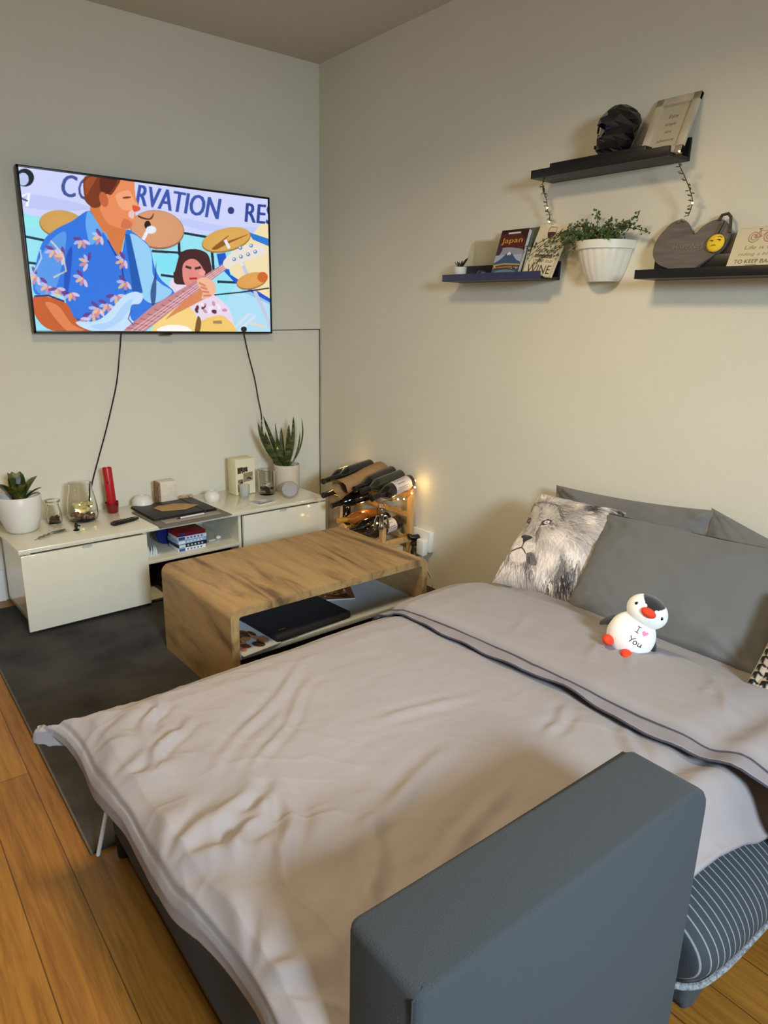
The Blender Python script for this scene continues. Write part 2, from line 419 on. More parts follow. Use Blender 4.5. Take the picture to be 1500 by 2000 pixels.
# cream umbrella and blue band at right
cv.spl([(1245, 330), (1130, 420), (1060, 500), (1080, 570), (1245, 700)], (240, 222, 176))
cv.poly([(1150, 366), (1243, 398), (1243, 432), (1168, 400)], (40, 120, 210))
cv.poly([(1000, 465), (1040, 460), (1060, 560), (1243, 672), (1243, 700), (1120, 640), (1010, 520)], (20, 84, 200))
cv.poly([(1085, 600), (1243, 690), (1243, 820), (1100, 820), (1030, 690)], (180, 222, 246), .8)
cv.line([(1115, 505), (1240, 800)], 16, (196, 200, 224)); cv.line([(1050, 420), (1120, 520)], 13, (225, 225, 235))
# lettering on backdrop
IND = (66, 84, 150)
cv.text('C', 272, 190, 106, IND, 8, w=72); cv.text('C', 278, 191, 106, IND, 8, w=72); cv.text('O', 352, 205, 108, IND, 8, w=80)
cv.text('RVATION', 622, 234, 100, (58, 84, 168), 10.5, w=392); cv.text('RVATION', 628, 235, 100, (58, 84, 168), 10.5, w=392)
cv.ell(1072, 266, 15, 17, (40, 60, 120)); cv.text('RES', 1126, 318, 92, (44, 66, 150), 6, w=138); cv.text('RES', 1131, 318, 92, (44, 66, 150), 6, w=138)
# dark ring and instrument at left edge
cv.ell(112, 105, 44, 42, (20, 26, 40), 10); cv.ell(104, 112, 27, 30, (186, 200, 240)); cv.line([(98, 190), (132, 180), (120, 240)], 14, (240, 246, 255))
cv.line([(90, 200), (125, 215)], 8, (70, 80, 110))
# cymbals
def cym(x, y, rx, ry, rot, c):
    cv.ell(x, y, rx, ry, tuple(int(k * .72) for k in c), rot); cv.ell(x, y - 4, rx * .97, ry * .94, c, rot)
    for q in (.8, .6, .4): cv.ell(x, y - 4, rx * q, ry * q, tuple(min(255, int(k * (1.0 + .05 * (1 - q)))) for k in c), rot, .8)
cym(285, 325, 108, 66, 8, (206, 158, 84)); cym(728, 352, 126, 90, 8, (214, 152, 112)); cym(1046, 402, 116, 54, -13, (216, 166, 84)); cym(1158, 590, 72, 36, -14, (220, 160, 84))
cv.ell(1208, 572, 24, 24, (206, 104, 40))
cv.spl([(640, 285), (690, 300), (715, 275), (700, 305), (655, 300)], (90, 50, 30)); cv.ell(684, 330, 15, 20, (30, 20, 24)); cv.line([(690, 345), (660, 400)], 16, (235, 235, 245)); cv.ell(700, 352, 24, 18, (230, 236, 250))
cv.spl([(980, 440), (1030, 400), (1060, 380), (1040, 410), (1150, 375), (1040, 425), (1000, 445)], (120, 66, 20), .8)
cv.line([(1040, 400), (1060, 440)], 14, (230, 232, 245))
# drummer behind
cv.spl([(780, 600), (840, 590), (960, 640), (1040, 700), (1070, 780), (1060, 820), (800, 820)], (232, 214, 236))
cv.spl([(800, 590), (815, 510), (840, 455), (900, 442), (955, 462), (972, 510), (975, 560), (950, 590), (845, 605)], (66, 30, 34))
cv.spl([(842, 520), (870, 490), (905, 492), (935, 530), (940, 570), (900, 605), (872, 618), (845, 590)], (226, 138, 130))
cv.line([(855, 522), (882, 530)], 11, (40, 50, 40)); cv.line([(898, 532), (926, 526)], 11, (40, 44, 40)); cv.line([(872, 578), (906, 576)], 9, (190, 40, 50)); cv.ell(930, 550, 16, 14, (240, 160, 150))
for q in range(14): cv.ell(900 + RNG.random() * 130, 690 + RNG.random() * 40, 12, 7, [(90, 40, 50), (240, 230, 240), (200, 150, 170)][q % 3], q * 23)
cv.spl([(700, 800), (720, 745), (800, 712), (880, 716), (895, 820), (700, 820)], (244, 212, 130)); cv.spl([(720, 815), (760, 790), (840, 792), (870, 820)], (250, 246, 240))
cv.spl([(905, 800), (930, 765), (1000, 745), (1040, 760), (1075, 820), (905, 822)], (240, 200, 110)); cv.spl([(890, 820), (905, 750), (920, 770), (912, 820)], (120, 84, 30)); cv.line([(975, 776), (1015, 776)], 14, (170, 130, 90))
cv.line([(1075, 800), (1140, 740), (1170, 745), (1120, 790), (1090, 815)], 12, (216, 222, 235)); cv.ell(1115, 808, 14, 12, (20, 22, 30)); cv.line([(1145, 780), (1215, 800)], 12, (225, 214, 200))
# man: neck, head, hair
cv.spl([(420, 240), (480, 215), (560, 300), (585, 350), (572, 400), (548, 468), (500, 400), (430, 320)], (214, 122, 66))
cv.spl([(500, 160), (560, 118), (620, 120), (628, 165), (632, 205), (648, 252), (628, 268), (630, 300), (606, 345), (560, 345), (500, 320), (462, 250), (470, 190)], (232, 140, 92))
cv.spl([(540, 190), (600, 170), (625, 215), (640, 250), (600, 262), (560, 250)], (244, 172, 128), .8)
cv.spl([(600, 268), (624, 262), (618, 300), (598, 290)], (236, 196, 190)); cv.spl([(616, 238), (650, 248), (648, 262), (622, 268)], (222, 84, 66)); cv.ell(590, 202, 20, 5, (130, 60, 40), -5)
cv.spl([(575, 300), (612, 320), (600, 345), (560, 340)], (206, 108, 70), .8)
cv.spl([(392, 200), (388, 120), (410, 98), (480, 98), (560, 112), (540, 160), (515, 190), (492, 180), (470, 190), (466, 240), (432, 248), (402, 225)], (122, 54, 26))
cv.spl([(470, 110), (545, 118), (520, 170), (500, 185), (470, 170)], (92, 36, 20)); cv.spl([(395, 130), (420, 105), (450, 108), (420, 160), (400, 190)], (160, 78, 38), .9)
cv.ell(482, 210, 20, 36, (196, 100, 60), -15)
# shirt
SH = (44, 116, 222)
cv.spl([(150, 640), (152, 540), (190, 410), (250, 350), (330, 310), (408, 262), (440, 300), (500, 400), (552, 472), (575, 400), (590, 350), (650, 390), (690, 430), (712, 520), (740, 580), (800, 640), (780, 700), (700, 740), (560, 790), (330, 800), (290, 660), (220, 645)], SH)
cv.spl([(600, 372), (680, 420), (700, 480), (705, 560), (740, 600), (790, 640), (700, 690), (640, 640), (620, 520)], (150, 206, 244))
cv.spl([(160, 520), (230, 400), (300, 360), (290, 470), (240, 640), (160, 630)], (96, 160, 236), .8)
cv.spl([(300, 480), (330, 430), (320, 560), (300, 660), (288, 640)], (20, 70, 180), .8)
cv.spl([(408, 262), (440, 300), (500, 400), (480, 360), (420, 420), (395, 330)], (100, 170, 240))
cv.line([(498, 400), (560, 520), (575, 640)], 7, (24, 60, 160)); cv.poly([(578, 370), (602, 376), (655, 640), (610, 650)], (16, 88, 176))
cv.spl([(690, 640), (712, 560), (720, 500), (716, 650), (700, 710)], (30, 60, 120), .8)
for (x, y, a) in ((375, 395, 30), (465, 380, 80), (380, 570, 70), (405, 500, 120), (245, 440, 40), (290, 470, 100), (215, 600, 60), (255, 620, 10), (530, 650, 10), (420, 730, 0), (450, 710, 60), (575, 490, 80), (320, 640, 20), (490, 690, 40), (580, 590, 60), (165, 560, 80), (360, 760, 0)):
    for k in range(5):
        t = math.radians(a + k * 40); rr = 20 + 10 * RNG.random()
        cv.ell(x + rr * math.cos(t), y + rr * math.sin(t), 20, 8, [(238, 206, 220), (226, 140, 150), (250, 190, 130), (200, 190, 240), (110, 50, 130)][(k + int(x)) % 5], math.degrees(t), .85)
cv.line([(230, 400), (285, 460), (300, 540), (240, 570)], 9, (226, 214, 190), .8); cv.line([(150, 545), (185, 480), (180, 440)], 8, (210, 226, 240), .7)
# arms and bass guitar
cv.spl([(148, 655), (220, 660), (300, 690), (340, 760), (420, 812), (230, 812), (150, 740)], (196, 92, 40)); cv.spl([(200, 690), (260, 700), (320, 780), (380, 815), (300, 815)], (230, 140, 90), .8)
cv.line([(150, 655), (215, 652), (290, 680)], 8, (30, 50, 120))
cv.spl([(760, 760), (830, 690), (900, 640), (960, 600), (985, 640), (900, 690), (800, 740)], (216, 134, 90))
cv.spl([(340, 775), (430, 770), (490, 735), (560, 660), (620, 636), (655, 655), (640, 690), (600, 700), (598, 760), (640, 790), (600, 815), (420, 815)], (196, 224, 250)); cv.spl([(410, 790), (500, 770), (560, 700), (610, 668), (560, 760), (470, 810)], (168, 206, 246), .8)
cv.poly([(560, 815), (665, 815), (830, 690), (1050, 530), (1035, 505), (930, 570), (700, 700)], (196, 132, 140))
for q in np.linspace(0, 1, 15): cv.line([(575 + 460 * q, 800 - 290 * q), (655 + 392 * q, 815 - 288 * q)], 4, (150, 92, 104))
for q in (.2, .5, .8): cv.line([(580 + 80 * q, 815), (1036 + 12 * q, 507 + 22 * q)], 3, (236, 206, 210))
cv.spl([(1030, 500), (1100, 440), (1190, 420), (1230, 455), (1160, 490), (1090, 510), (1050, 535)], (232, 224, 214))
for x, y in ((1080, 490), (1112, 478), (1145, 468), (1178, 456), (1110, 438), (1160, 428)): cv.ell(x, y, 9, 9, (110, 140, 180)); cv.ell(x - 2, y - 2, 4, 4, (240, 246, 255))
cv.spl([(905, 590), (940, 572), (985, 596), (990, 640), (960, 664), (925, 668), (930, 640)], (240, 184, 150))
for q in range(4): cv.line([(915 + q * 6, 596 + q * 20), (945 + q * 8, 612 + q * 14)], 9, (214, 130, 100))
cv.line([(985, 652), (1110, 640), (1236, 622)], 6, (20, 20, 30)); cv.line([(600, 720), (585, 760), (610, 790)], 5, (60, 90, 160))
sx0, sx1, sz0, sz1 = tx0 + e, tx1 - e, tz0 + e, tz1 - e
print_quad('screen', cv, (sx0, -.0125, sz1), (sx1, -.0125, sz1), (sx1, -.0125, sz0), (sx0, -.0125, sz0), print_mat('lit_screen', .25, emit=1.0), tv)

def cable(name, pts, r, label, m=M_black):
    P = [Vector(p) for p in pts]; out = []
    for i in range(len(P) - 1):
        a, b_, c, d = P[max(i - 1, 0)], P[i], P[i + 1], P[min(i + 2, len(P) - 1)]
        for j in range(5):
            t = j / 5; out.append(.5 * ((2 * b_) + (c - a) * t + (2 * a - 5 * b_ + 4 * c - d) * t * t + (3 * b_ - a - 3 * c + d) * t ** 3))
    out.append(P[-1]); return tag(MB().tube(out, r, 7).build(name, m), label, 'cable')
cable('television_cable', [(-1.197, -.02, 1.3), (-1.216, -.012, 1.167), (-1.24, -.012, 1.04), (-1.286, -.012, .886), (-1.32, -.012, .783), (-1.361, -.012, .667), (-1.405, -.012, .537), (-1.43, -.012, .42)], .0035, 'black cable hanging from the left of the television behind the glass bowl')
cable('television_cable', [(-.52, -.02, 1.3), (-.492, -.012, 1.182), (-.455, -.012, 1.037), (-.435, -.012, .918), (-.418, -.012, .827), (-.415, -.012, .705), (-.393, -.012, .626), (-.343, -.012, .543), (-.33, -.012, .43)], .0035, 'black cable hanging from the right of the television behind the spiky plant')

# ------------------------------------------------------------------ tv stand (local frame: x along front, y into wall)
ST = thing('tv_stand', 'long low white gloss media cabinet under the television', 'cabinet', (-1.87, -.537, 0), (0, 0, math.radians(2.2)))
D = .455
b = MB()
b.box(.03, .05, .018, D, .035, .388); b.box(.545, .561, .018, D, .035, .388); b.box(1.052, 1.068, .018, D, .035, .388); b.box(1.56, 1.58, .018, D, .035, .388)
b.box(.03, 1.58, .018, D, .035, .053); b.box(.03, 1.58, D - .012, D, .035, .388)
b.box(.09, 1.56, .05, D - .03, 0.012, .035)
b.build('carcass', M_white, ST)
bx('top_panel', M_white, ST, 0, 1.60, 0, D, .3885, .408, .002)
bx('shelf', M_white, ST, .561, 1.052, .012, D - .012, .222, .238, .001)
for (a0, a1) in ((.006, .556), (1.072, 1.596)):
    d = bx('drawer_front', M_white, ST, a0, a1, -.004, .016, .03 if a0 < 1 else .045, .381, .0015)
    cx = (a0 + a1) / 2 - (0 if a0 < 1 else .02)
    b = MB(); b.box(cx - .02, cx + .02, -.009, -.0035, .374, .383, .001); b.box(cx - .02, cx + .02, -.009, .006, .3805, .3825)
    b.build('handle', mat('pale_handle', (190, 188, 176), .4), d)

Z = .408
# white pot with broad leaf plant
def pot(name, parent, prof, c, m): return MB().lathe(prof, 40, c).build(name, m, parent, ang=50)
p = thing('potted_plant', 'broad-leaved green plant in a wide white pot at the stand\'s left end', 'plant', (-1.79, -.235, Z))
pot('pot', p, [(0, 0), (.055, 0), (.068, .012), (.088, .07), (.094, .12), (.093, .168), (.09, .172), (.087, .168), (.086, .11), (0, .105)], (0, 0, 0), M_ceramic)
MB().lathe([(0, .13), (.06, .135), (.085, .128)], 24).build('soil', M_soil, p)
b = MB(); rr = random.Random(3)
for a, L_, wd, el in ((-150, .15, .028, 50), (-100, .12, .03, 62), (100, .15, .034, 72), (60, .15, .032, 70), (15, .15, .03, 50), (-30, .13, .022, 35), (170, .16, .034, 45), (-60, .12, .026, 60), (140, .15, .03, 75), (-5, .1, .012, 25)):
    A = math.radians(a); E_ = math.radians(el); d = Vector((math.cos(A) * math.cos(E_), math.sin(A) * math.cos(E_), math.sin(E_)))
    b.leaf((d.x * .01, d.y * .01, .13), Vector((0, 0, .13)) + d * L_, wd, (0, 0, .012), side=(-math.sin(A), math.cos(A), 0), fold=.35)
def leafmat(name, c1, c2, sc, st=(1, 1, 1)):
    m = mat(name, c1, .38, var=0, coat=.2); N = m.node_tree.nodes; L = m.node_tree.links
    tc = N.new('ShaderNodeTexCoord'); mp = N.new('ShaderNodeMapping'); mp.inputs['Scale'].default_value = st; n = N.new('ShaderNodeTexNoise'); n.inputs['Scale'].default_value = sc; n.inputs['Detail'].default_value = 5
    r = N.new('ShaderNodeValToRGB'); r.color_ramp.elements[0].position = .42; r.color_ramp.elements[1].position = .68; r.color_ramp.elements[0].color = (*lin(c1), 1); r.color_ramp.elements[1].color = (*lin(c2), 1)
    L.new(tc.outputs['Object'], mp.inputs[0]); L.new(mp.outputs[0], n.inputs['Vector']); L.new(n.outputs[0], r.inputs[0]); L.new(r.outputs[0], N['Principled BSDF'].inputs['Base Color']); return m
b.build('foliage', leafmat('variegated_leaf', (38, 56, 22), (122, 116, 48), 22), p)

def bits(n, rad, z0, z1, size, seed, zsc=.7):
    b = MB(); r = random.Random(seed)
    for i in range(n):
        a = r.random() * 2 * PI; q = rad * math.sqrt(r.random()); s = size * r.uniform(.6, 1.2)
        b.sph((q * math.cos(a), q * math.sin(a), r.uniform(z0, z1)), s, 8, (1, r.uniform(.6, 1), zsc))
    return b
# small jar
p = thing('glass_jar', 'small necked glass jar of brown beans beside the white pot', 'jar', (-1.64, -.19, Z))
MB().lathe([(0, 0), (.028, 0), (.034, .006), (.036, .03), (.034, .06), (.026, .088), (.026, .098), (.034, .108), (.034, .116), (.031, .116), (.0235, .098), (.0235, .088), (.032, .06), (.034, .03), (.03, .006), (0, .004)], 32).build('jar_body', M_glass, p)
bits(60, .022, .008, .034, .0065, 1).build('contents', mat('coffee_beans', (92, 56, 36), .6, var=.5, vscale=60), p)
# glass vase with shells and lights
p = thing('glass_bowl', 'large clear glass bowl of shells with tiny lights', 'bowl', (-1.515, -.215, Z))
MB().lathe([(0, 0), (.05, 0), (.066, .01), (.072, .03), (.07, .07), (.062, .12), (.053, .16), (.052, .19), (.0495, .19), (.0505, .16), (.0595, .12), (.0675, .07), (.069, .03), (.062, .012), (0, .005)], 40).build('bowl_body', M_glass, p)
bits(40, .048, .014, .035, .013, 2).build('potpourri', mat('dried_petals', (122, 88, 74), .8, var=.4, vscale=50), p)
bits(14, .04, .05, .085, .019, 5, .8).build('shells', mat('cream_shell', (226, 212, 150), .5, var=.2, vscale=40), p)
r_ = random.Random(4); pts = [(.042 * math.cos(t * 2.1), .042 * math.sin(t * 2.1), .03 + .012 * t) for t in range(7)]
ls = MB().tube([(x * .95, y * .95, z) for x, y, z in pts], .0008, 5).build('light_wire', M_wire, p)
for q in pts: MB().sph(q, .0035, 8).build('light_bulb', M_bulb, ls)
MB().tube([(.035, -.01, .09), (.043, -.004, .15), (.049, .002, .188)], .0022, 6).build('stick', M_black, p)
point('bowl_glow', (-1.535, -.235, Z + .07), .035, (1, .8, .4), .02)
# red thermos-like tube in cup
M_red = mat('red_plastic', (176, 22, 30), .35, var=.08); M_dred = mat('dark_red_glass', (120, 10, 22), .2, var=.1, coat=.4)
p = thing('red_tube', 'tall slim red cylinder standing in a darker red cup', 'bottle', (-1.352, -.15, Z), (0, math.radians(-3), 0))
MB().lathe([(0, .012), (.021, .012), (.0225, .03), (.0225, .232), (.021, .235), (.0195, .228), (0, .228)], 28).build('tube', M_red, p)
MB().lathe([(0, 0), (.024, 0), (.027, .004), (.033, .05), (.0335, .056), (.031, .056), (.026, .012), (0, .01)], 28).build('cup', M_dred, p)
MB().sph((-.012, -.02, .165), .006, 10, (1, .35, 1.3)).build('button', M_dred, p)
# tiny black figurine
b = MB(); b.lathe([(0, 0), (.013, 0), (.014, .003), (.006, .008), (.005, .016), (0, .016)], 14); b.sph((0, 0, .022), .0095, 10, (1, .8, 1)); b.box(-.012, .012, -.004, .004, .02, .027, .001, M=Matrix.Rotation(.4, 4, 'Y')); b.box(-.005, .005, -.004, .004, .026, .037, .001)
tag(b.build('figurine', M_black, loc=(-1.587, -.365, Z), rot=(0, 0, .4)), 'tiny black figurine standing in front of the glass bowl', 'figurine')
# leaf sprig
b = MB(); b.tube([(-.09, -.025, .002), (-.03, 0, .004), (.06, .012, .003)], .0012, 5)
for q, (x, y) in enumerate(((-.07, -.02), (-.045, -.01), (-.02, .0), (.015, .006), (.045, .01), (.06, .012), (.03, .01))):
    for s in (-1, 1): b.leaf((x, y, .003), (x + .028, y + s * .018 + .004, .006), .006, (0, 0, .002), 4, fold=.1)
tag(b.build('leaf_sprig', mat('dull_green_leaf', (112, 108, 76), .6, var=.3, vscale=40), loc=(-1.70, -.375, Z), rot=(0, 0, .25)), 'flat grey-green leafy sprig lying in front of the white pot', 'leaves')
b = MB(); rr = random.Random(8)
for i in range(16): b.leaf((rr.uniform(-.035, .02), rr.uniform(-.01, .01), .001), (rr.uniform(-.05, .05), rr.uniform(-.02, .02), .01), .006, (0, 0, .004), 4)
tag(b.build('paper_flower', mat('white_petal', (226, 222, 208), .7), loc=(-1.665, -.33, Z)), 'small white papery flower lying behind the leafy sprig', 'flower')
# remote
rm = thing('remote_control', 'slim curved black remote control lying on the stand', 'remote control', (-1.362, -.36, Z), (0, 0, .35))
prof = [(-.07, .001), (-.02, 0), (.04, 0), (.072, .004), (.072, .012), (.04, .012), (-.01, .015), (-.055, .018), (-.072, .012)]
MB().prism(prof, 'y', -.0165, .0165, .003).build('body', M_black, rm)
b = MB()
for i in range(5):
    for j in (-1, 0, 1): b.box(.045 - i * .02 - .003, .045 - i * .02 + .003, j * .009 - .003, j * .009 + .003, .011, .0145 + i * .0008, .0008)
b.build('buttons', mat('dark_grey_rubber', (50, 50, 52), .6), rm)
# white dome with hole (left)
b = MB(); b.lathe([(0, 0), (.045, 0), (.054, .015), (.05, .04), (.036, .056), (.02, .062), (.017, .062), (.016, .05), (0, .048)], 32)
p = tag(b.build('tealight_holder', M_ceramic, loc=(-1.19, -.125, Z)), 'white round tealight holder behind the left of the folders', 'candle holder')
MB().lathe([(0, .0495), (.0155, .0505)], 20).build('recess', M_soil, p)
b = MB(); b.lathe([(0, 0), (.04, 0), (.046, .012), (.043, .032), (.03, .047), (.019, .052), (.017, .05), (.016, .043), (0, .042)], 32)
p = tag(b.build('tealight_holder', M_ceramic, loc=(-.832, -.195, Z)), 'white round tealight holder right of the folders', 'candle holder')
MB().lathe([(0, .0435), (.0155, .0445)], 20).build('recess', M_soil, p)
# white block with mottled side
p = thing('stone_block', 'upright white block with a mottled brown left side', 'ornament', (-1.055, -.115, Z), (0, 0, .06))
bx('block', mat('rough_white_stone', (220, 208, 188), .8, var=.06, vscale=30, bump=.4, bscale=60), p, -.047, .045, -.035, .035, 0, .125, .004)
bx('bark_side', mat('mottled_brown', (150, 116, 92), .9, var=.45, vscale=60, bump=.6), p, -.0565, -.047, -.033, .033, .001, .122, .002)
tag(bits(16, .045, .006, .016, .013, 12, .8).build('pebble_pile', mat('pale_brown_stone', (184, 160, 128), .8, var=.25, vscale=40), loc=(-.955, -.115, Z)), 'low pile of pale brown pebbles behind the folders', 'pebbles')
# folders
p = thing('clipboard', 'grey-brown clipboard lying under the black folder', 'clipboard', (-1.085, -.345, Z), (0, 0, .08))
bx('board', mat('grey_board', (112, 104, 92), .6, var=.08), p, -.185, .195, -.2, .14, .0, .005, .001)
bx('clip', M_chrome, p, -.03, .05, .135, .15, .004, .012, .002)
f = thing('folder', 'black card folder on the clipboard with a kraft envelope on it', 'folder', (-1.085, -.3, Z + .0055), (0, 0, .05))
b = MB(); b.box(-.17, .17, -.13, .16, 0, .006, .0015); b.box(-.168, .168, -.128, .158, .007, .012, .0015); b.build('cover', mat('black_card', (34, 28, 26), .5, var=.1), f)
bx('elastic_band', mat('dark_grey_elastic', (60, 52, 46), .8), f, .10, .106, -.131, .161, -.0005, .0135)
b = MB(); b.prism([(-.085, -.045), (.03, -.075), (.115, -.03), (.07, .03), (.02, .06), (-.045, .05), (-.06, .065), (-.1, .03)], 'z', 0, .003, .0005)
tag(b.build('kraft_envelope', mat('kraft_paper', (176, 140, 92), .85, var=.06, vscale=50), loc=(-1.08, -.285, Z + .0182)), 'torn brown kraft paper sheet on the black folder', 'paper')
p = thing('notepad', 'thin grey notepad at the front edge of the clipboard', 'notepad', (-1.07, -.475, Z + .0055), (0, 0, .07))
bx('pages', mat('grey_paper', (150, 142, 128), .8), p, -.15, .15, -.028, .03, 0, .004, .001)
b = MB(); b.tube([(-.08, 0, .004), (.05, 0, .004)], .0042, 10); b.tube([(-.1, 0, .004), (-.08, 0, .004)], [.0012, .004], 10, mi=1)
tag(b.build('pen', [mat('silver_pen', (215, 212, 205), .3), M_black], loc=(-1.05, -.47, Z + .0098), rot=(0, 0, .1)), 'white and black pen lying on the thin grey notepad', 'pen')
# lantern with photos
p = thing('photo_box', 'tall cream box with small photo collage on its front', 'photo box', (-.62, -.135, Z), (0, 0, .04))
bx('box', mat('cream_card', (224, 216, 178), .6, var=.03, emit=(228, 210, 130), estr=0.0), p, -.062, .062, -.045, .045, 0, .205, .003)
cv = Canvas(90, 150, (228, 220, 184), [(240, 150), (620, 165), (620, 790), (235, 730)])
for (x0, y0, x1, y1, c) in ((272, 285, 375, 385, (58, 50, 40)), (378, 295, 466, 375, (60, 50, 38)), (378, 392, 570, 545, (150, 128, 96)), (272, 485, 368, 575, (128, 104, 74)), (272, 585, 340, 685, (140, 120, 80))):
    cv.rect(x0, y0, x1, y1, c)
    for i in range(7): cv.ell(x0 + 12 + RNG.random() * (x1 - x0 - 24), y0 + (y1 - y0) * (.4 + .5 * RNG.random()), 12, 16, [(40, 30, 26), (196, 168, 130), (90, 66, 50)][i % 3])
print_quad('photo_collage', cv, (-.06, -.0456, .203), (.06, -.0456, .203), (.06, -.0456, .002), (-.06, -.0456, .002), PRINT, p)
# small glass with salt
p = thing('tealight_glass', 'small patterned glass tealight cup in front of the photo box', 'candle holder', (-.655, -.235, Z))
MB().lathe([(0, 0), (.02, 0), (.025, .01), (.028, .04), (.029, .072), (.0265, .072), (.0255, .04), (.022, .01), (0, .006)], 20).build('glass', mat('frosted_glass', (240, 242, 235), .25, trans=.7, var=0), p)
bits(40, .017, .01, .022, .005, 21).build('salt', mat('white_salt', (235, 230, 210), .6), p)
MB().lathe([(0, .023), (.014, .023), (.015, .034), (0, .034)], 16).build('candle', M_ceramic, p)
# glass vase with pebbles
p = thing('glass_vase', 'clear square-shouldered glass vase with black pebbles inside', 'vase', (-.515, -.235, Z))
MB().lathe([(0, 0), (.044, 0), (.047, .006), (.048, .14), (.046, .142), (.0445, .14), (.0435, .012), (0, .01)], 32).build('outer_glass', M_glass, p)
MB().lathe([(0, .062), (.026, .063), (.028, .07), (.031, .139), (.0295, .14), (.0265, .072), (0, .07)], 28).build('inner_glass', M_glass, p)
bits(26, .03, .016, .038, .0105, 31).build('pebbles', mat('polished_black_pebble', (26, 32, 30), .12, var=.4, vscale=30, coat=.5), p)
# glossy card stack
p = thing('leaflet', 'glossy silver and white leaflet lying before the glass vase', 'leaflet', (-.625, -.385, Z), (0, 0, .2))
bx('pages', M_wpl, p, -.058, .058, -.048, .048, 0, .004, .0008)
cv = Canvas(80, 66, (190, 186, 190)); cv.rect(0, 0, 30, 66, (150, 146, 156)); cv.spl([(34, 12), (60, 6), (72, 22), (52, 34), (38, 26)], (236, 236, 236)); cv.line([(40, 16), (58, 12), (64, 22)], 3, (60, 60, 66)); cv.line([(34, 44), (76, 36)], 4, (240, 240, 240)); cv.line([(5, 58), (70, 50)], 3, (70, 68, 74))
print_quad('printed_cover', cv, (-.057, .047, .0043), (.057, .047, .0043), (.057, -.047, .0043), (-.057, -.047, .0043), GLOSSP, p)
# smart speaker (round fabric disc)
p = thing('smart_speaker', 'round light grey fabric speaker disc before the tall plant pot', 'speaker', (-.452, -.385, Z))
Mx = Matrix.Translation((0, 0, .047)) @ Matrix.Rotation(math.radians(-30), 4, 'Z') @ Matrix.Rotation(math.radians(62), 4, 'X')
MB().lathe([(0, .022), (.03, .0215), (.042, .017), (.0475, .006), (.048, 0)], 40, M=Mx).build('fabric_grille', mat('light_grey_mesh_fabric', (166, 162, 160), .9, var=.06, vscale=120, bump=.5, bscale=900), p)
MB().lathe([(.0482, 0), (.0478, -.008), (.04, -.02), (0, -.024)], 40, M=Mx).build('back_shell', M_wpl, p)
# tall snake plant
p = thing('potted_plant', 'tall spiky green plant in a pale cylindrical pot by the corner', 'plant', (-.365, -.205, Z))
pot('pot', p, [(0, 0), (.068, 0), (.073, .006), (.075, .15), (.073, .153), (.07, .15), (.069, .12), (0, .12)], (0, 0, 0), mat('pale_stoneware', (204, 190, 168), .7, var=.04, vscale=20, bump=.2, bscale=80))
MB().lathe([(0, .13), (.045, .134), (.0695, .13)], 24).build('soil', M_soil, p)
b = MB()
for (dx, dz, wd, y, bd) in ((-.19, .285, .017, -.02, -.02), (-.13, .315, .013, .03, .0), (-.15, .23, .02, -.03, -.02), (-.05, .27, .008, .04, 0), (-.02, .24, .016, .02, 0), (.01, .26, .012, -.02, 0), (.045, .305, .02, -.01, .02), (.035, .25, .017, .03, .01), (.11, .29, .009, .01, .045), (.075, .22, .007, -.03, .02), (-.1, .17, .014, -.05, -.01), (-.06, .2, .018, 0, -.01), (.0, .2, .018, -.04, 0), (.12, .2, .008, .02, .03)):
    b.leaf((dx * .12 + random.uniform(-.012, .012), y * .3, .125), (dx, y, .125 + dz), wd, (bd, 0, -.01), 9, side=(1, -.5 + random.random(), 0), fold=.45)
b.build('foliage', leafmat('snake_plant_leaf', (40, 52, 26), (96, 104, 56), 14, (1, 1, 5)), p)
tag(bits(3, .008, .005, .012, .009, 44).build('shell', mat('white_shell', (225, 220, 205), .5), loc=(-.318, -.10, Z)), 'small white shell at the cabinet\'s right back end', 'shell')

# ---- things in the open compartment
p = thing('crown_ornament', 'small clear and white spiky ornament in the open shelf\'s left', 'ornament', (-1.262, -.425, .2395), (0, 0, .1))
b = MB(); b.box(-.03, .03, -.02, .02, 0, .005, .001)
for i in range(9):
    a = i / 9 * 2 * PI; b.lathe([(.006, .004), (.004, .02), (0, .03 + .012 * (i % 2) + .008 * (i % 3))], 6, (.022 * math.cos(a), .012 * math.sin(a), 0))
b.build('crystal', mat('milky_glass', (240, 245, 248), .2, trans=.4, var=0), p)
b = MB(); b.lathe([(0, -.008), (.055, -.008), (.06, -.003), (.06, .003), (.055, .008), (0, .008)], 36, M=Matrix.Translation((0, 0, .061)) @ Matrix.Rotation(PI / 2, 4, 'X'))
tag(b.build('blue_disc', mat('deep_blue_plastic', (18, 28, 92), .3, var=.1), loc=(-1.135, -.30, .2395)), 'round dark blue disc standing left of the game cases', 'disc')
cs = [((222, 226, 232), (60, 90, 140), .148), ((30, 44, 44), (200, 208, 214), .155), ((150, 172, 206), (220, 226, 232), .155), ((206, 214, 226), (70, 80, 110), .155), ((128, 24, 22), (34, 50, 104), .15)]
lab = ['white thin case at the bottom of the stack on the shelf', 'dark green and white case second from the stack\'s bottom', 'pale blue case in the middle of the shelf stack', 'silver-white case just under the red one', 'red and blue case topmost of the shelf stack']
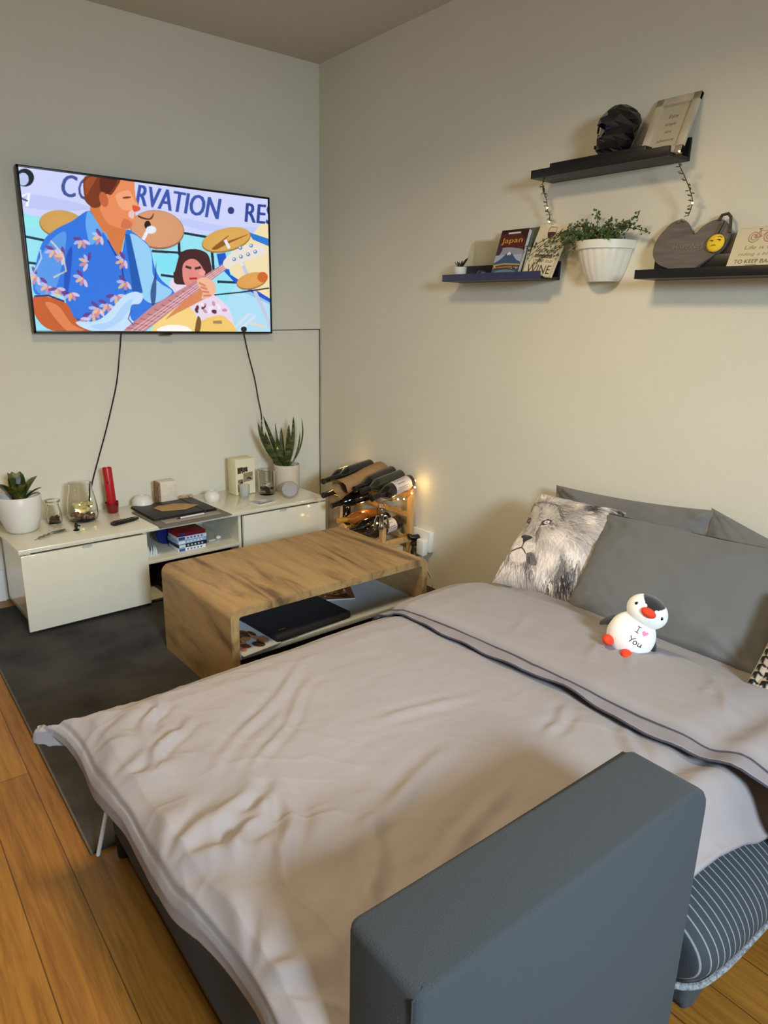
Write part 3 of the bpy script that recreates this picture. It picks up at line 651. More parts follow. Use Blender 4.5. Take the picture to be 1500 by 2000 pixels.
for i, (c, c2, W_) in enumerate(cs):
    z = .2395 + i * .0195; o = thing('game_case', lab[i], 'case', (-1.07 + .003 * (i % 2), -.40, z), (0, 0, .04 + .02 * ((i * 7) % 3 - 1)), 'game cases stacked on the open shelf')
    bx('case', mat('case_plastic', c, .3, var=.05), o, -W_ / 2, W_ / 2, -.06, .06, 0, .0185, .0015)
    cv = Canvas(90, 12, c); cv.rect(2, 1, 22, 11, c2)
    for k in range(5): cv.rect(28 + k * 11, 3, 34 + k * 11, 9, c2, .8)
    print_quad('spine_label', cv, (-W_ / 2 + .002, -.0605, .0175), (W_ / 2 - .002, -.0605, .0175), (W_ / 2 - .002, -.0605, .001), (-W_ / 2 + .002, -.0605, .001), GLOSSP, o)
b = MB(); b.sph((0, 0, .0095), .013, 14, (1.2, .9, .75)); b.lathe([(.006, .015), (0, .024)], 10)
tag(b.build('shell', mat('white_shell_gloss', (232, 228, 220), .4), loc=(-.885, -.37, .2395)), 'small white shell on the right of the open shelf', 'shell')
b = MB()
for i in range(3): b.tube([(-.02, -.008 + .006 * i, .0025), (.018, -.004 + .006 * i, .0035)], .002, 6)
tag(b.build('white_clip', M_wpl, loc=(-.925, -.38, .2395)), 'small white and dark clip left of the shelf\'s white shell', 'clip')
gl = ['dark game box at the bottom of the lower compartment stack', 'dark game box second in the lower compartment stack', 'dark game box third in the lower compartment stack', 'dark game box topmost of the lower compartment stack']
for i, c in enumerate(((30, 28, 30), (24, 26, 34), (34, 40, 38), (40, 22, 24))):
    o = thing('board_game', gl[i], 'game box', (-1.05, -.33, .0535 + i * .036), (0, 0, .05 + .03 * (i % 2)), 'dark game boxes in the lower compartment')
    bx('box', mat('dark_print', c, .35, var=.8, vscale=28), o, -.2, .2, -.145, .11, 0, .0345, .002)
    cv = Canvas(140, 14, c)
    for k in range(22): cv.ell(RNG.random() * 140, RNG.random() * 14, 3 + 5 * RNG.random(), 3, [(44, 50, 58), (60, 34, 30), (22, 16, 22), (50, 54, 46), (84, 70, 66)][k % 5])
    print_quad('side_print', cv, (-.198, -.1456, .033), (.198, -.1456, .033), (.198, -.1456, .002), (-.198, -.1456, .002), GLOSSP, o)

# ------------------------------------------------------------------ coffee table
def oak_mat(name, base=(168, 134, 86), dark=(88, 62, 36), st=(6, .7, 3.0)):
    m = bpy.data.materials.new(name); m.use_nodes = True; N = m.node_tree.nodes; L = m.node_tree.links; B = N['Principled BSDF']
    tc = N.new('ShaderNodeTexCoord'); mp = N.new('ShaderNodeMapping'); mp.inputs['Scale'].default_value = st; L.new(tc.outputs['Object'], mp.inputs[0])
    n = N.new('ShaderNodeTexNoise'); n.inputs['Scale'].default_value = 1.9; n.inputs['Detail'].default_value = 7; n.inputs['Roughness'].default_value = .6; n.inputs['Distortion'].default_value = 1.3; L.new(mp.outputs[0], n.inputs['Vector'])
    r = N.new('ShaderNodeValToRGB'); e = r.color_ramp.elements; e[0].position = .33; e[0].color = (*lin(dark), 1); e[1].position = .52; e[1].color = (*lin(base), 1)
    q = e.new(.42); q.color = (*lin([(a * .3 + b_ * .7) for a, b_ in zip(dark, base)]), 1); q = e.new(.75); q.color = (*lin([min(255, a * 1.06) for a in base]), 1)
    L.new(n.outputs[0], r.inputs[0])
    n2 = N.new('ShaderNodeTexNoise'); n2.inputs['Scale'].default_value = 14; n2.inputs['Detail'].default_value = 5; L.new(mp.outputs[0], n2.inputs['Vector'])
    mx = N.new('ShaderNodeMix'); mx.data_type = 'RGBA'; mx.blend_type = 'MULTIPLY'; mx.inputs[0].default_value = .35; L.new(r.outputs[0], mx.inputs[6]); L.new(n2.outputs[0], mx.inputs[7])
    mx3 = N.new('ShaderNodeMix'); mx3.data_type = 'RGBA'; mx3.blend_type = 'ADD'; mx3.inputs[0].default_value = .12; L.new(mx.outputs[2], mx3.inputs[6]); mx3.inputs[7].default_value = (*lin(base), 1)
    L.new(mx3.outputs[2], B.inputs['Base Color']); B.inputs['Roughness'].default_value = .5
    bp = N.new('ShaderNodeBump'); bp.inputs['Strength'].default_value = .15; bp.inputs['Distance'].default_value = .001; L.new(n2.outputs[0], bp.inputs['Height']); L.new(bp.outputs[0], B.inputs['Normal'])
    return m
M_oak = oak_mat('rustic_oak_veneer')
TL_, TD, TH = .955, .60, .392
CT = thing('coffee_table', 'low rustic oak coffee table with rounded ends and white inner shelf', 'coffee table', (-1.402, -1.588, 0), (0, 0, math.radians(2.0)))
# local x 0..TL_, y 0..TD
def rr_prof(x0, x1, z0, z1, r, n=6):
    P = [(x0, z0), (x0, z1 - r)]
    for i in range(1, n): a = PI - i / n * PI / 2; P.append((x0 + r + r * math.cos(a), z1 - r + r * math.sin(a)))
    P += [(x0 + r, z1), (x1 - r, z1)]
    for i in range(1, n): a = PI / 2 - i / n * PI / 2; P.append((x1 - r + r * math.cos(a), z1 - r + r * math.sin(a)))
    P += [(x1, z1 - r), (x1, z0)]; return P
t = .032
outer = rr_prof(0, TL_, .012, TH, .035); inner = rr_prof(t, TL_ - t, .012, TH - t, .012)
b = MB(); n = len(outer)
for y in (0, TD): pass
V = [[b.bm.verts.new((p[0], y, p[1])) for p in (outer + inner)] for y in (0, TD)]
for i in range(n - 1):
    b.bm.faces.new((V[0][i], V[0][i + 1], V[0][n + i + 1], V[0][n + i])); b.bm.faces.new((V[1][i], V[1][i + 1], V[1][n + i + 1], V[1][n + i]))
    b.bm.faces.new((V[0][i], V[0][i + 1], V[1][i + 1], V[1][i])); b.bm.faces.new((V[0][n + i], V[0][n + i + 1], V[1][n + i + 1], V[1][n + i]))
for a, c in ((0, n), (n - 1, 2 * n - 1)): b.bm.faces.new((V[0][a], V[0][c], V[1][c], V[1][a]))
b.build('body', M_oak, CT)
bx('inner_shelf', mat('white_melamine', (196, 202, 204), .35, var=.03), CT, t, TL_ - t, .02, TD - .02, .180, .198, .001)
bx('plinth', mat('black_laminate', (14, 14, 16), .5), CT, t, TL_ - t, .03, .05, .012, .180)
def on_table(x, y, z): return CT.matrix_basis @ Vector((x, y, z))
TR = math.radians(2.0); SZ = .1985
TM = Matrix.Translation((-1.402, -1.588, 0)) @ Matrix.Rotation(TR, 4, 'Z')
def tp(x, y, z=SZ): return TM @ Vector((x, y, z))
# laptop sleeve
p = thing('laptop_sleeve', 'black zipped laptop sleeve on the coffee table\'s white shelf', 'laptop sleeve', tp(.375, .195), (0, 0, TR + .06))
M_sl = mat('dark_neoprene', (26, 26, 32), .75, var=.1, bump=.3, bscale=600)
b = MB(); b.box(-.185, .185, -.165, .165, 0, .030, .012, 4); b.build('sleeve', M_sl, p)
b = MB(); b.tube([(-.17, -.166, .016), (.17, -.166, .016)], .0022, 6); b.tube([(-.17, -.1662, .021), (.17, -.1662, .021)], .0014, 6); b.build('zip', mat('brown_zip', (52, 42, 36), .5), p)
bx('zip_pull', M_chrome, p, -.115, -.098, -.1705, -.1665, .012, .017, .001)
bx('badge', mat('brass_badge', (120, 96, 50), .4, metal=.5), p, -.150, -.118, -.125, -.116, .0298, .0306)
M_pap = mat('magazine_paper', (214, 212, 206), .5, var=.03)
def mag(name, label, loc, rz, W_, H_, cols, bg, seed):
    p = thing(name, label, 'magazine', loc, (0, 0, rz)); bx('pages', M_pap, p, -W_ / 2, W_ / 2, -H_ / 2, H_ / 2, 0, .004, .0006)
    cv = Canvas(120, 90, bg); r = np.random.default_rng(seed)
    for k in range(26):
        c = cols[k % len(cols)]; cv.ell(20 + r.random() * 80, 15 + r.random() * 60, 6 + 12 * r.random(), 4 + 8 * r.random(), c, r.random() * 180, .9)
    print_quad('cover_print', cv, (-W_ / 2 + .001, H_ / 2 - .001, .0044), (W_ / 2 - .001, H_ / 2 - .001, .0044), (W_ / 2 - .001, -H_ / 2 + .001, .0044), (-W_ / 2 + .001, -H_ / 2 + .001, .0044), GLOSSP, p); return p
mag('magazine', 'food magazine lying at the shelf\'s left end by the sleeve', tp(.12, .13), TR + .1, .17, .24, [(190, 130, 90), (120, 60, 40), (70, 44, 34), (226, 196, 160)], (196, 204, 212), 3)
mag('magazine', 'food magazine with dark photos on the shelf\'s right half', tp(.655, .31), TR - .5, .2, .17, [(92, 56, 30), (170, 120, 60), (224, 208, 180), (60, 34, 26), (120, 40, 30)], (120, 84, 56), 5)
mag('magazine', 'pale leaflet partly under the dark-photo magazine', tp(.60, .43), TR + .2, .16, .12, [(206, 210, 216), (160, 170, 176)], (196, 200, 204), 6)

# ------------------------------------------------------------------ wine rack
M_pine = mat('pine_wood', (190, 146, 86), .6, var=.18, vscale=6, stretch=(6, 6, 1), bump=.2, bscale=60)
M_gpine = mat('shaded_pine', (150, 124, 92), .65, var=.12, vscale=6, stretch=(6, 6, 1), bump=.2, bscale=60)  # pine toned greyer and darker, shade of the camera-facing board put into its colour
WR = thing('wine_rack', 'wooden wine rack in the corner behind the coffee table', 'wine rack', (0, 0, 0))
RZ = .0
def post(x, y, z1, m=M_pine, w_=.032, d_=.024): return bx('post', m, WR, x - d_ / 2, x + d_ / 2, y - w_ / 2, y + w_ / 2, .013, z1, .002)
post(-.045, -.955, .520); post(-.045, -.50, .520); bx('post', M_gpine, WR, -.262, -.238, -.60, -.485, .013, .445, .002); post(-.232, -.955, .338)
def rail(x, z, y0=-.94, y1=-.515, h=.035, m=M_pine, n=4):
    P = []; N_ = 10 * n
    for i in range(N_ + 1):
        q = i / N_; y = y0 + (y1 - y0) * q; P.append((y, z - .016 * max(0, math.sin(q * n * PI) ** 2 * 1.0)))
    P += [(y1, z - h), (y0, z - h)]
    return MB().prism(P, 'x', x - .008, x + .008).build('rail', m, WR)
rail(-.045, .505); rail(-.045, .40); rail(-.045, .27); rail(-.24, .275, -.94, -.6, n=3); rail(-.24, .17, -.94, -.6, n=3); rail(-.045, .17); rail(-.15, .50, -.94, -.52)
for y in (-.955, -.50):
    for z in (.26, .13): bx('side_rail', M_pine, WR, -.225, -.055, y - .009, y + .009, z - .03, z, .001)
bx('side_rail', M_pine, WR, -.25, -.055, -.511, -.493, .42, .445, .001)
bx('front_support', M_pine, WR, -.158, -.142, -.52, -.49, .27, .50, .001)

# bottles
BP = [(0, .0), (.030, .0), (.0365, .004), (.0375, .012), (.0375, .17), (.0355, .19), (.026, .212), (.0165, .232), (.0142, .25), (.0138, .292), (.0155, .294), (.0155, .302), (.0135, .304), (0, .304)]
def bottle(label, base, tip, glass=(24, 24, 18), labelc=None, capc=(20, 16, 18), k=1.0, lx=(.05, .135), group=None, foil=None):
    p = thing('wine_bottle', label, 'bottle'); M = align(base, tip) @ Matrix.Scale(k, 4)
    p.matrix_world = M
    MB().lathe(BP[:10], 28).build('glass', mat('bottle_glass', glass, .1, var=.2, coat=.6), p)
    MB().lathe([(.0143, .238), (.0146, .25), (.0143, .291), (.0160, .293), (.0160, .303), (.0138, .305), (0, .305)], 20).build('neck_foil', mat('foil_capsule', foil or capc, .3, var=.05, metal=.3 if foil else 0), p)
    if labelc:
        cv = Canvas(120, 50, labelc)
        for q in range(4): cv.line([(64 + q * 11, 6 + (q % 2) * 3), (64 + q * 11, 40 - (q * 7) % 13)], 1.6, (120, 104, 100))
        cv.rect(58, 2, 60, 48, (150, 130, 110)); cv.spl([(30, 20), (40, 12), (46, 26), (36, 34)], (130, 112, 110), .7)
        l0, l1 = lx
        def f(u, v):
            a = -PI + 2 * PI * u * .999; return np.stack([.0379 * np.cos(a), .0379 * np.sin(a), l1 - (l1 - l0) * v], 1)
        grid_mesh('paper_label', f, 120, 50, PRINT, p, cv.get())
    return p
G = 'wine bottles lying in the wine rack'
bottle('dark wine bottle with white label lying nearest on the rack\'s top', (-.035, -.935, .560), (-.335, -.985, .515), (26, 16, 16), (206, 192, 186), group=G, lx=(.03, .15))
bottle('plain dark green wine bottle behind the white-labelled one', (-.035, -.855, .572), (-.325, -.90, .535), (40, 42, 26))
bottle('dark brown wine bottle base showing beside the paper-wrapped bottle', (-.03, -.776, .578), (-.33, -.83, .530), (34, 24, 20))
bottle('near-black wine bottle lying rearmost on top of the rack', (-.06, -.612, .590), (-.345, -.665, .560), (22, 22, 20))
bottle('black-necked wine bottle with pale pink label pointing at the cabinet', (-.12, -.61, .50), (-.395, -.665, .478), (30, 24, 22), (206, 176, 160), lx=(.1, .17))
bottle('black-topped wine bottle neck poking out at the rack\'s far end', (-.08, -.535, .560), (-.36, -.60, .535), (14, 14, 16))
bottle('black wine bottle in the second layer with neck pointing left', (-.07, -.70, .465), (-.355, -.68, .415), (14, 14, 16))
bottle('dark bottle with white label lying on the rack\'s lower tier', (-.05, -.865, .320), (-.33, -.90, .290), (44, 34, 28), (206, 196, 186), lx=(.05, .12))
bottle('dark bottle in the middle of the rack\'s lower tier', (-.05, -.765, .315), (-.33, -.80, .295), (20, 18, 18))
bottle('bottle in gold and copper foil at the lower tier\'s far side', (-.05, -.675, .318), (-.335, -.715, .335), (150, 84, 30), foil=(206, 150, 60))
tagb = [o for o in bpy.data.objects if o.name.startswith('wine_bottle')]
for o in tagb: o['group'] = G
# small black bottle standing inside
p = tag(MB().lathe([(0, 0), (.024, 0), (.026, .004), (.026, .10), (.02, .12), (.011, .13), (.011, .16), (0, .16)], 22).build('small_bottle', mat('black_glass', (18, 14, 14), .15, coat=.5), loc=(-.205, -.585, .17 + .0)), 'small black bottle standing inside the wine rack\'s far end', 'bottle')
p.location.z = .262
bx('rack_board', M_pine, WR, -.235, -.055, -.62, -.52, .25, .261, .001)
# kraft gift bag around a bottle
p = thing('gift_bag', 'brown kraft paper bottle bag with cord handle atop the rack', 'gift bag'); M = align((-.035, -.693, .590), (-.38, -.757, .525)); p.matrix_world = M
M_kraft = mat('bag_kraft_paper', (158, 122, 78), .85, var=.1, vscale=25, bump=.6, bscale=40)
b = MB(); P = [(.036, .0), (.045, .01), (.046, .12), (.043, .20), (.044, .27), (.052, .345)]
rings = []
for r0, z in P: rings.append([b.bm.verts.new((r0 * (1.15 if abs(math.cos(a)) > .5 else .8) * math.cos(a) * (1 + .08 * math.sin(5 * a + z * 30)), r0 * .85 * math.sin(a), z)) for a in np.linspace(0, 2 * PI, 20, endpoint=False)])
for a, c in zip(rings, rings[1:]):
    for i in range(20): b.bm.faces.new((a[i], a[(i + 1) % 20], c[(i + 1) % 20], c[i]))
b.bm.faces.new(rings[0]); b.build('bag', M_kraft, p, ang=60)
MB().tube([(.02, .03, .33), (.03, .05, .37), (.01, .06, .40), (-.02, .05, .385), (-.03, .035, .33)], .003, 6).build('cord_handle', mat('olive_cord', (96, 84, 40), .8), p)
# corkscrew on the short post
p = thing('corkscrew', 'silver winged corkscrew standing on the rack\'s short post', 'corkscrew', (-.245, -.962, .3385), (0, 0, -.5))
MB().lathe([(0, 0), (.017, 0), (.018, .01), (.013, .02), (.011, .06), (.012, .075), (0, .075)], 20).build('body', M_chrome, p)
for s in (-1, 1):
    b = MB(); b.leaf((s * .014, 0, .07), (s * .036, 0, -.0), .009, (s * .008, 0, 0), 8, side=(0, 1, 0), prof=lambda t: .6 + .6 * t); 
    a = MB(); a.tube([(s * .013, 0, .068), (s * .022, 0, .07), (s * .032, 0, .045), (s * .036, 0, .0)], [.005, .007, .006, .009], 10); b.bm.free(); a.build('lever', M_chrome, p)
b = MB(); b.tube([(0, 0, .07), (0, 0, .105)], .0045, 10); b.tube([(.0, 0, .1), (.003, 0, .104)], .006, 8); b.build('shaft', M_chrome, p)
b = MB(); pts = [(.0145 * math.cos(a), 0, .122 + .0145 * math.sin(a)) for a in np.linspace(-PI / 2, 1.5 * PI, 22)]; b.tube(pts, .0032, 8); b.build('ring_handle', M_chrome, p)
# cream box under
tag(bx('cream_box', mat('cream_carton', (204, 188, 146), .7), None, -.215, -.07, -.93, -.80, .0135, .20, .002), 'cream carton box under the wine rack\'s lower tier', 'box')
# string of lights
def catm(P, k=6):
    P = [Vector(p) for p in P]; o = []
    for i in range(len(P) - 1):
        a, b_, c, d = P[max(i - 1, 0)], P[i], P[i + 1], P[min(i + 2, len(P) - 1)]
        for j in range(k):
            t = j / k; o.append(.5 * ((2 * b_) + (c - a) * t + (2 * a - 5 * b_ + 4 * c - d) * t * t + (3 * b_ - a - 3 * c + d) * t ** 3))
    o.append(P[-1]); return o
LP = [(-.285, -.60, .47), (-.31, -.63, .505), (-.325, -.66, .515), (-.27, -.62, .40), (-.268, -.61, .30), (-.262, -.66, .26), (-.20, -.75, .38), (-.22, -.85, .29), (-.25, -.92, .295), (-.25, -.93, .36), (-.255, -.95, .47), (-.15, -.975, .485), (-.11, -.975, .48), (-.06, -.978, .505), (-.04, -.978, .535), (-.025, -.96, .565)]
sl = thing('string_lights', 'warm fairy light string draped over the wine rack', 'string lights')
MB().tube(catm(LP), .0012, 5).build('light_wire', M_wire, sl)
for q in (0, 1, 2, 3, 4, 5, 7, 9, 11, 12, 13, 14, 15): MB().sph(LP[q], .0048, 10).build('bulb', M_bulb, sl)
GOLD = (1.0, .66, .22)
point('fairy_glow', (-.05, -1.01, .56), .13, GOLD, .02); point('fairy_glow', (-.34, -.655, .53), .12, GOLD, .01); point('fairy_glow', (-.13, -.93, .46), .16, GOLD, .01)
point('fairy_glow', (-.16, -.70, .38), .20, GOLD, .01); point('fairy_glow', (-.14, -.45, .58), .16, GOLD, .03); point('fairy_glow', (-.27, -.66, .31), .1, GOLD, .01)
# socket and plugs on the right wall
p = thing('power_socket', 'white wall socket block with plugs low on the right wall', 'socket', (0, 0, 0))
bx('back_box', M_wpl, p, -.03, -.0005, -1.10, -.96, .20, .312, .004); bx('white_adapter', M_wpl, p, -.066, -.0305, -1.09, -1.035, .185, .27, .006)
b = MB(); b.lathe([(0, 0), (.018, 0), (.02, .006), (.016, .03), (.008, .05), (0, .05)], 18, M=align((-.031, -1.01, .262), (-.08, -1.0, .27))); b.sph((-.075, -.99, .275), .014, 12, (1, 1.3, .8)); b.build('black_plug', M_black, p)
b = MB(); b.lathe([(0, 0), (.019, 0), (.02, .006), (.016, .028), (.008, .05), (0, .05)], 18, M=align((-.031, -1.015, .24), (-.09, -1.02, .235))); b.tube([(-.075, -1.02, .236), (-.085, -1.02, .2), (-.07, -1.01, .12)], .006, 8); b.build('black_plug', M_black, p)
cable('white_cable', [(-.05, -1.06, .186), (-.03, -1.08, .12), (-.012, -1.105, .06), (-.01, -1.11, .0165)], .0022, 'thin white cable hanging from the socket to the floor', M_wpl)

# ------------------------------------------------------------------ picture ledges on the right wall
def ledge(label, y0, y1, z, lipcol=None):
    """y0 > y1; z = underside height"""
    p = thing('picture_ledge', label, 'shelf', (0, y0, z)); L_ = y0 - y1
    m = mat('ledge_lacquer', lipcol, .4, var=.1, vscale=20) if lipcol else M_blackwood
    b = MB(); b.box(-.12, -.012, -L_, 0, 0, .012, .001); b.build('base', M_blackwood, p)
    bx('back_rail', M_blackwood, p, -.012, -.0005, -L_, 0, 0, .072, .001)
    bx('front_lip', m, p, -.132, -.12, -L_, 0, 0, .030, .001); return p
ledge('black picture ledge highest on the right wall under the black skull', -1.708, -2.287, 1.925)
ledge('black picture ledge with bluish front lip under the guidebook', -1.225, -1.785, 1.557, (52, 54, 84))
ledge('black picture ledge at right holding the grey wooden heart', -2.211, -2.95, 1.545)
# flat black box + skull + frame on top ledge
tag(bx('flat_case', mat('dark_case', (20, 19, 21), .35, var=.2), None, -.118, -.04, -2.19, -1.785, 1.9375, 1.972, .003), 'long flat black case lying on the highest ledge', 'case')
def skull():
    # horizontal sections: z, y_back(-), y_front(+), half width
    sec = [(0.0, -.046, .070, .030), (.016, -.056, .079, .038), (.036, -.066, .080, .043), (.056, -.074, .076, .047), (.080, -.084, .068, .051), (.102, -.088, .079, .058), (.122, -.083, .072, .060), (.142, -.066, .050, .053), (.157, -.042, .026, .038), (.164, -.012, .004, .012)]
    b = MB(); rings = []; n = 10
    for k, (z, yb, yf, hw) in enumerate(sec):
        c = (yb + yf) / 2; ry = (yf - yb) / 2; ring = []
        for i in range(n):
            a = 2 * PI * (i + .5 * (k % 2)) / n; y = c + ry * math.cos(a); x = hw * math.sin(a)
            if k == 4 and math.cos(a) > .3 and abs(math.sin(a)) > .2: y -= .016; x *= .9      # eye sockets
            if k == 3 and math.cos(a) > .6 and abs(math.sin(a)) < .5: y += .0
            if k == 2 and abs(math.cos(a)) > .3 and math.cos(a) > 0 and abs(math.sin(a)) > .6: x *= .85
            ring.append(b.bm.verts.new((x, y, z)))
        rings.append(ring)
    for a, c in zip(rings, rings[1:]):
        for i in range(n):
            j = (i + 1) % n; b.bm.faces.new((a[i], a[j], c[j])); b.bm.faces.new((a[i], c[j], c[i]))
    b.bm.faces.new(rings[0]); b.bm.faces.new(rings[-1])
    return b
p = thing('skull_ornament', 'glossy black faceted skull standing on the highest ledge', 'skull', (-.08, -2.045, 1.9725), (0, 0, math.radians(12)))
p.scale = (.93, .93, .93)
M_sk = mat('gloss_black_resin', (14, 13, 16), .18, var=.1, coat=.4)
skull().build('head', M_sk, p, smooth=False)
for s in (-1, 1): MB().lathe([(0, 0), (.012, .001), (.015, .005)], 7, M=align((s * .026, .060, .083), (s * .034, .09, .086))).build('eye_socket', mat('matte_black', (6, 6, 8), .9), p, smooth=False)
MB().prism([(-.006, -.008), (.006, -.008), (0, .012)], 'y', .0715, .077, M=Matrix.Translation((0, 0, .062))).build('nose_hole', mat('matte_black_nose', (6, 6, 8), .9), p, smooth=False)
b = MB()
for i in range(5): b.box(-.014 + i * .006, -.0095 + i * .006, .076, .0815, .022, .034, .0008)
b.build('teeth', M_sk, p, smooth=False)
# whitewashed frame leaning
M_wash = mat('whitewashed_wood', (190, 178, 152), .8, var=.22, vscale=14, stretch=(1, 1, 4), bump=.3, bscale=80)
def leaning(name, label, cat, y0, y1, z0, h, xb, xt, th, m, rollz=0.0):
    """board between y0 (left in view) and y1, bottom z0, bottom at x=xb (front face), top at xt"""
    p = thing(name, label, cat, (xb, (y0 + y1) / 2, z0))
    W_ = abs(y0 - y1); tilt = math.atan2(xt - xb, h)
    # local: x right in view (-y world), y up, z out (-x world)
    M = Matrix(((0, 0, -1, 0), (-1, 0, 0, 0), (0, 1, 0, 0), (0, 0, 0, 1)))
    R_ = Matrix.Rotation(tilt, 4, 'Y'); Rr = Matrix.Rotation(rollz, 4, 'X')
    p.matrix_world = Matrix.Translation((xb, (y0 + y1) / 2, z0)) @ Rr @ R_ @ M
    return p, W_, h / math.cos(tilt)
p, W_, H_ = leaning('framed_quote', 'whitewashed wooden frame with handwritten words on the highest ledge', 'framed quote', -2.150, -2.308, 1.9375, .192, -.098, -.012, .014, M_wash)
b = MB(); fw = .026
for a in ((-W_ / 2, -W_ / 2 + fw, 0, H_), (W_ / 2 - fw, W_ / 2, 0, H_), (-W_ / 2, W_ / 2, 0, fw), (-W_ / 2, W_ / 2, H_ - fw, H_)): b.box(a[0], a[1], a[2], a[3], -.012, .002, .001)
b.build('frame', M_wash, p)
cv = Canvas(100, 130, (188, 178, 152)); cv.line([(4, 3), (96, 3)], 1.5, (100, 88, 70)); cv.line([(96, 0), (97, 130)], 2, (130, 116, 92))
for i in range(30): cv.line([(RNG.random() * 100, RNG.random() * 130), (RNG.random() * 100, RNG.random() * 130)], .7, (176, 164, 136), .25)
cv.text('Enjoy', 34, 40, 11, (70, 62, 50), 0, w=34, shear=.3); cv.text('simple', 30, 62, 10, (76, 68, 54), 0, w=38, shear=.3); cv.text('slow', 38, 84, 9, (76, 68, 54), 0, w=24, shear=.3); cv.text('adventure', 22, 109, 9, (70, 62, 50), 0, w=56, shear=.3)
print_quad('quote_print', cv, (-W_ / 2 + fw, H_ - fw, -.004), (W_ / 2 - fw, H_ - fw, -.004), (W_ / 2 - fw, fw, -.004), (-W_ / 2 + fw, fw, -.004), PRINT, p)
# leafy light garlands
def garland(label, pts, bulbs, seed):
    p = thing('leaf_garland', label, 'garland'); P = catm(pts, 8)
    MB().tube(P, .0016, 5).build('stem', M_wire, p)
    b = MB(); r = random.Random(seed)
    for i in range(2, len(P) - 1, 2):
        a = P[i]; s = r.choice((-1, 1)); b.leaf(a, a + Vector((-.004, s * r.uniform(.010, .016), r.uniform(-.014, .008))), .0055, (0, 0, 0), 4, side=(1, 0, .5))
    b.build('leaves', mat('olive_green_leaf', (84, 82, 48), .6, var=.3, vscale=60), p)
    for q in bulbs: MB().sph(P[q], .003, 10).build('bulb', M_bulb, p)
    return p
garland('thin leafy light garland hanging from the highest ledge\'s left end', [(-.10, -1.745, 1.924), (-.09, -1.735, 1.905), (-.075, -1.728, 1.885), (-.06, -1.735, 1.855), (-.05, -1.735, 1.82), (-.045, -1.745, 1.80), (-.055, -1.752, 1.775)], (30, 48), 1)
garland('thin leafy light garland hanging from the highest ledge\'s right end', [(-.125, -2.32, 1.936), (-.11, -2.315, 1.90), (-.09, -2.33, 1.86), (-.075, -2.345, 1.82), (-.06, -2.35, 1.79), (-.055, -2.345, 1.765), (-.05, -2.335, 1.745)], (1, 34), 2)
point('garland_glow', (-.16, -2.33, 1.93), .02, GOLD, .004)
# second ledge items
z2 = 1.5695
p = thing('mini_succulent', 'tiny spiky succulent in a white pot at the left ledge end', 'plant', (-.07, -1.275, z2))
MB().lathe([(0, 0), (.024, 0), (.026, .003), (.030, .052), (.028, .052), (.026, .045), (0, .045)], 28).build('pot', M_ceramic, p)
b = MB()
for a, l, e in ((90, .055, 40), (60, .04, 65), (-90, .07, 45), (-60, .055, 60), (-110, .06, 30), (180, .04, 60), (0, .035, 55), (120, .045, 50), (-80, .04, 75), (80, .05, 25)):
    A = math.radians(a); E_ = math.radians(e); b.leaf((0, 0, .042), Vector((0, 0, .042)) + Vector((math.cos(A) * math.cos(E_), math.sin(A) * math.cos(E_), math.sin(E_))) * l, .0055, (0, 0, .003), 5)
b.build('foliage', mat('grey_green_leaf', (58, 62, 54), .5, var=.3, vscale=60), p)
b = MB(); b.sph((0, 0, .017), .022, 9, (.8, 1.3, .8)); b.sph((0, -.022, .011), .014, 7, (.9, 1.4, .75)); b.sph((0.002, .012, .024), .012, 7, (.8, 1.3, .9))
tag(b.build('amethyst', mat('purple_crystal', (58, 32, 84), .25, var=.5, vscale=60), smooth=False, loc=(-.07, -1.41, z2)), 'rough dark purple crystal stone on the left ledge', 'stone')
p, W_, H_ = leaning('acrylic_sheet', 'faint clear acrylic sheet leaning behind the succulent and stone', 'clear sheet', -1.30, -1.47, z2 + .001, .165, -.05, -.014, .003, M_glass)
bx('sheet', mat('clear_acrylic', (246, 244, 236), .08, trans=1, var=0, ior=1.1), p, -W_ / 2, W_ / 2, 0, H_, -.003, 0)
# guidebook
p, W_, H_ = leaning('guidebook', 'Japan guidebook with mountain cover leaning on the left ledge', 'book', -1.487, -1.637, z2 + .001, .192, -.095, -.035, .02, None)
bx('pages', M_pap, p, -W_ / 2 + .001, W_ / 2 - .003, .003, H_ - .002, -.020, -.001)
b = MB(); b.box(-W_ / 2, W_ / 2, 0, H_, -.001, 0); b.box(-W_ / 2, W_ / 2, 0, H_, -.0215, -.0205); b.box(-W_ / 2 - .001, -W_ / 2, 0, H_, -.0215, 0); b.build('cover', mat('book_card', (52, 24, 22), .4), p)
cv = Canvas(100, 150, (62, 26, 24))
cv.rect(0, 0, 100, 44, (52, 22, 24)); cv.spl([(0, 20), (60, 10), (100, 40), (100, 80), (0, 76)], (92, 38, 32), .8); cv.spl([(0, 66), (30, 56), (70, 60), (100, 70), (100, 112), (0, 112)], (150, 150, 160)); cv.spl([(0, 40), (20, 60), (10, 84), (0, 84)], (70, 40, 70))
cv.rect(0, 80, 100, 112, (168, 180, 196)); cv.spl([(0, 106), (20, 94), (42, 74), (50, 70), (58, 74), (80, 95), (100, 106), (100, 118), (0, 118)], (62, 84, 122)); cv.poly([(42, 76), (50, 69), (58, 76), (54, 82), (50, 78), (46, 83)], (226, 230, 236))
cv.rect(0, 108, 100, 122, (70, 84, 60)); cv.line([(0, 112), (40, 108), (100, 112)], 4, (196, 164, 96)); cv.line([(0, 120), (60, 117), (100, 122)], 3, (204, 120, 90))
for k in range(24): cv.ell(RNG.random() * 100, 114 + RNG.random() * 14, 3, 2, [(220, 200, 150), (150, 70, 60), (60, 80, 70)][k % 3])
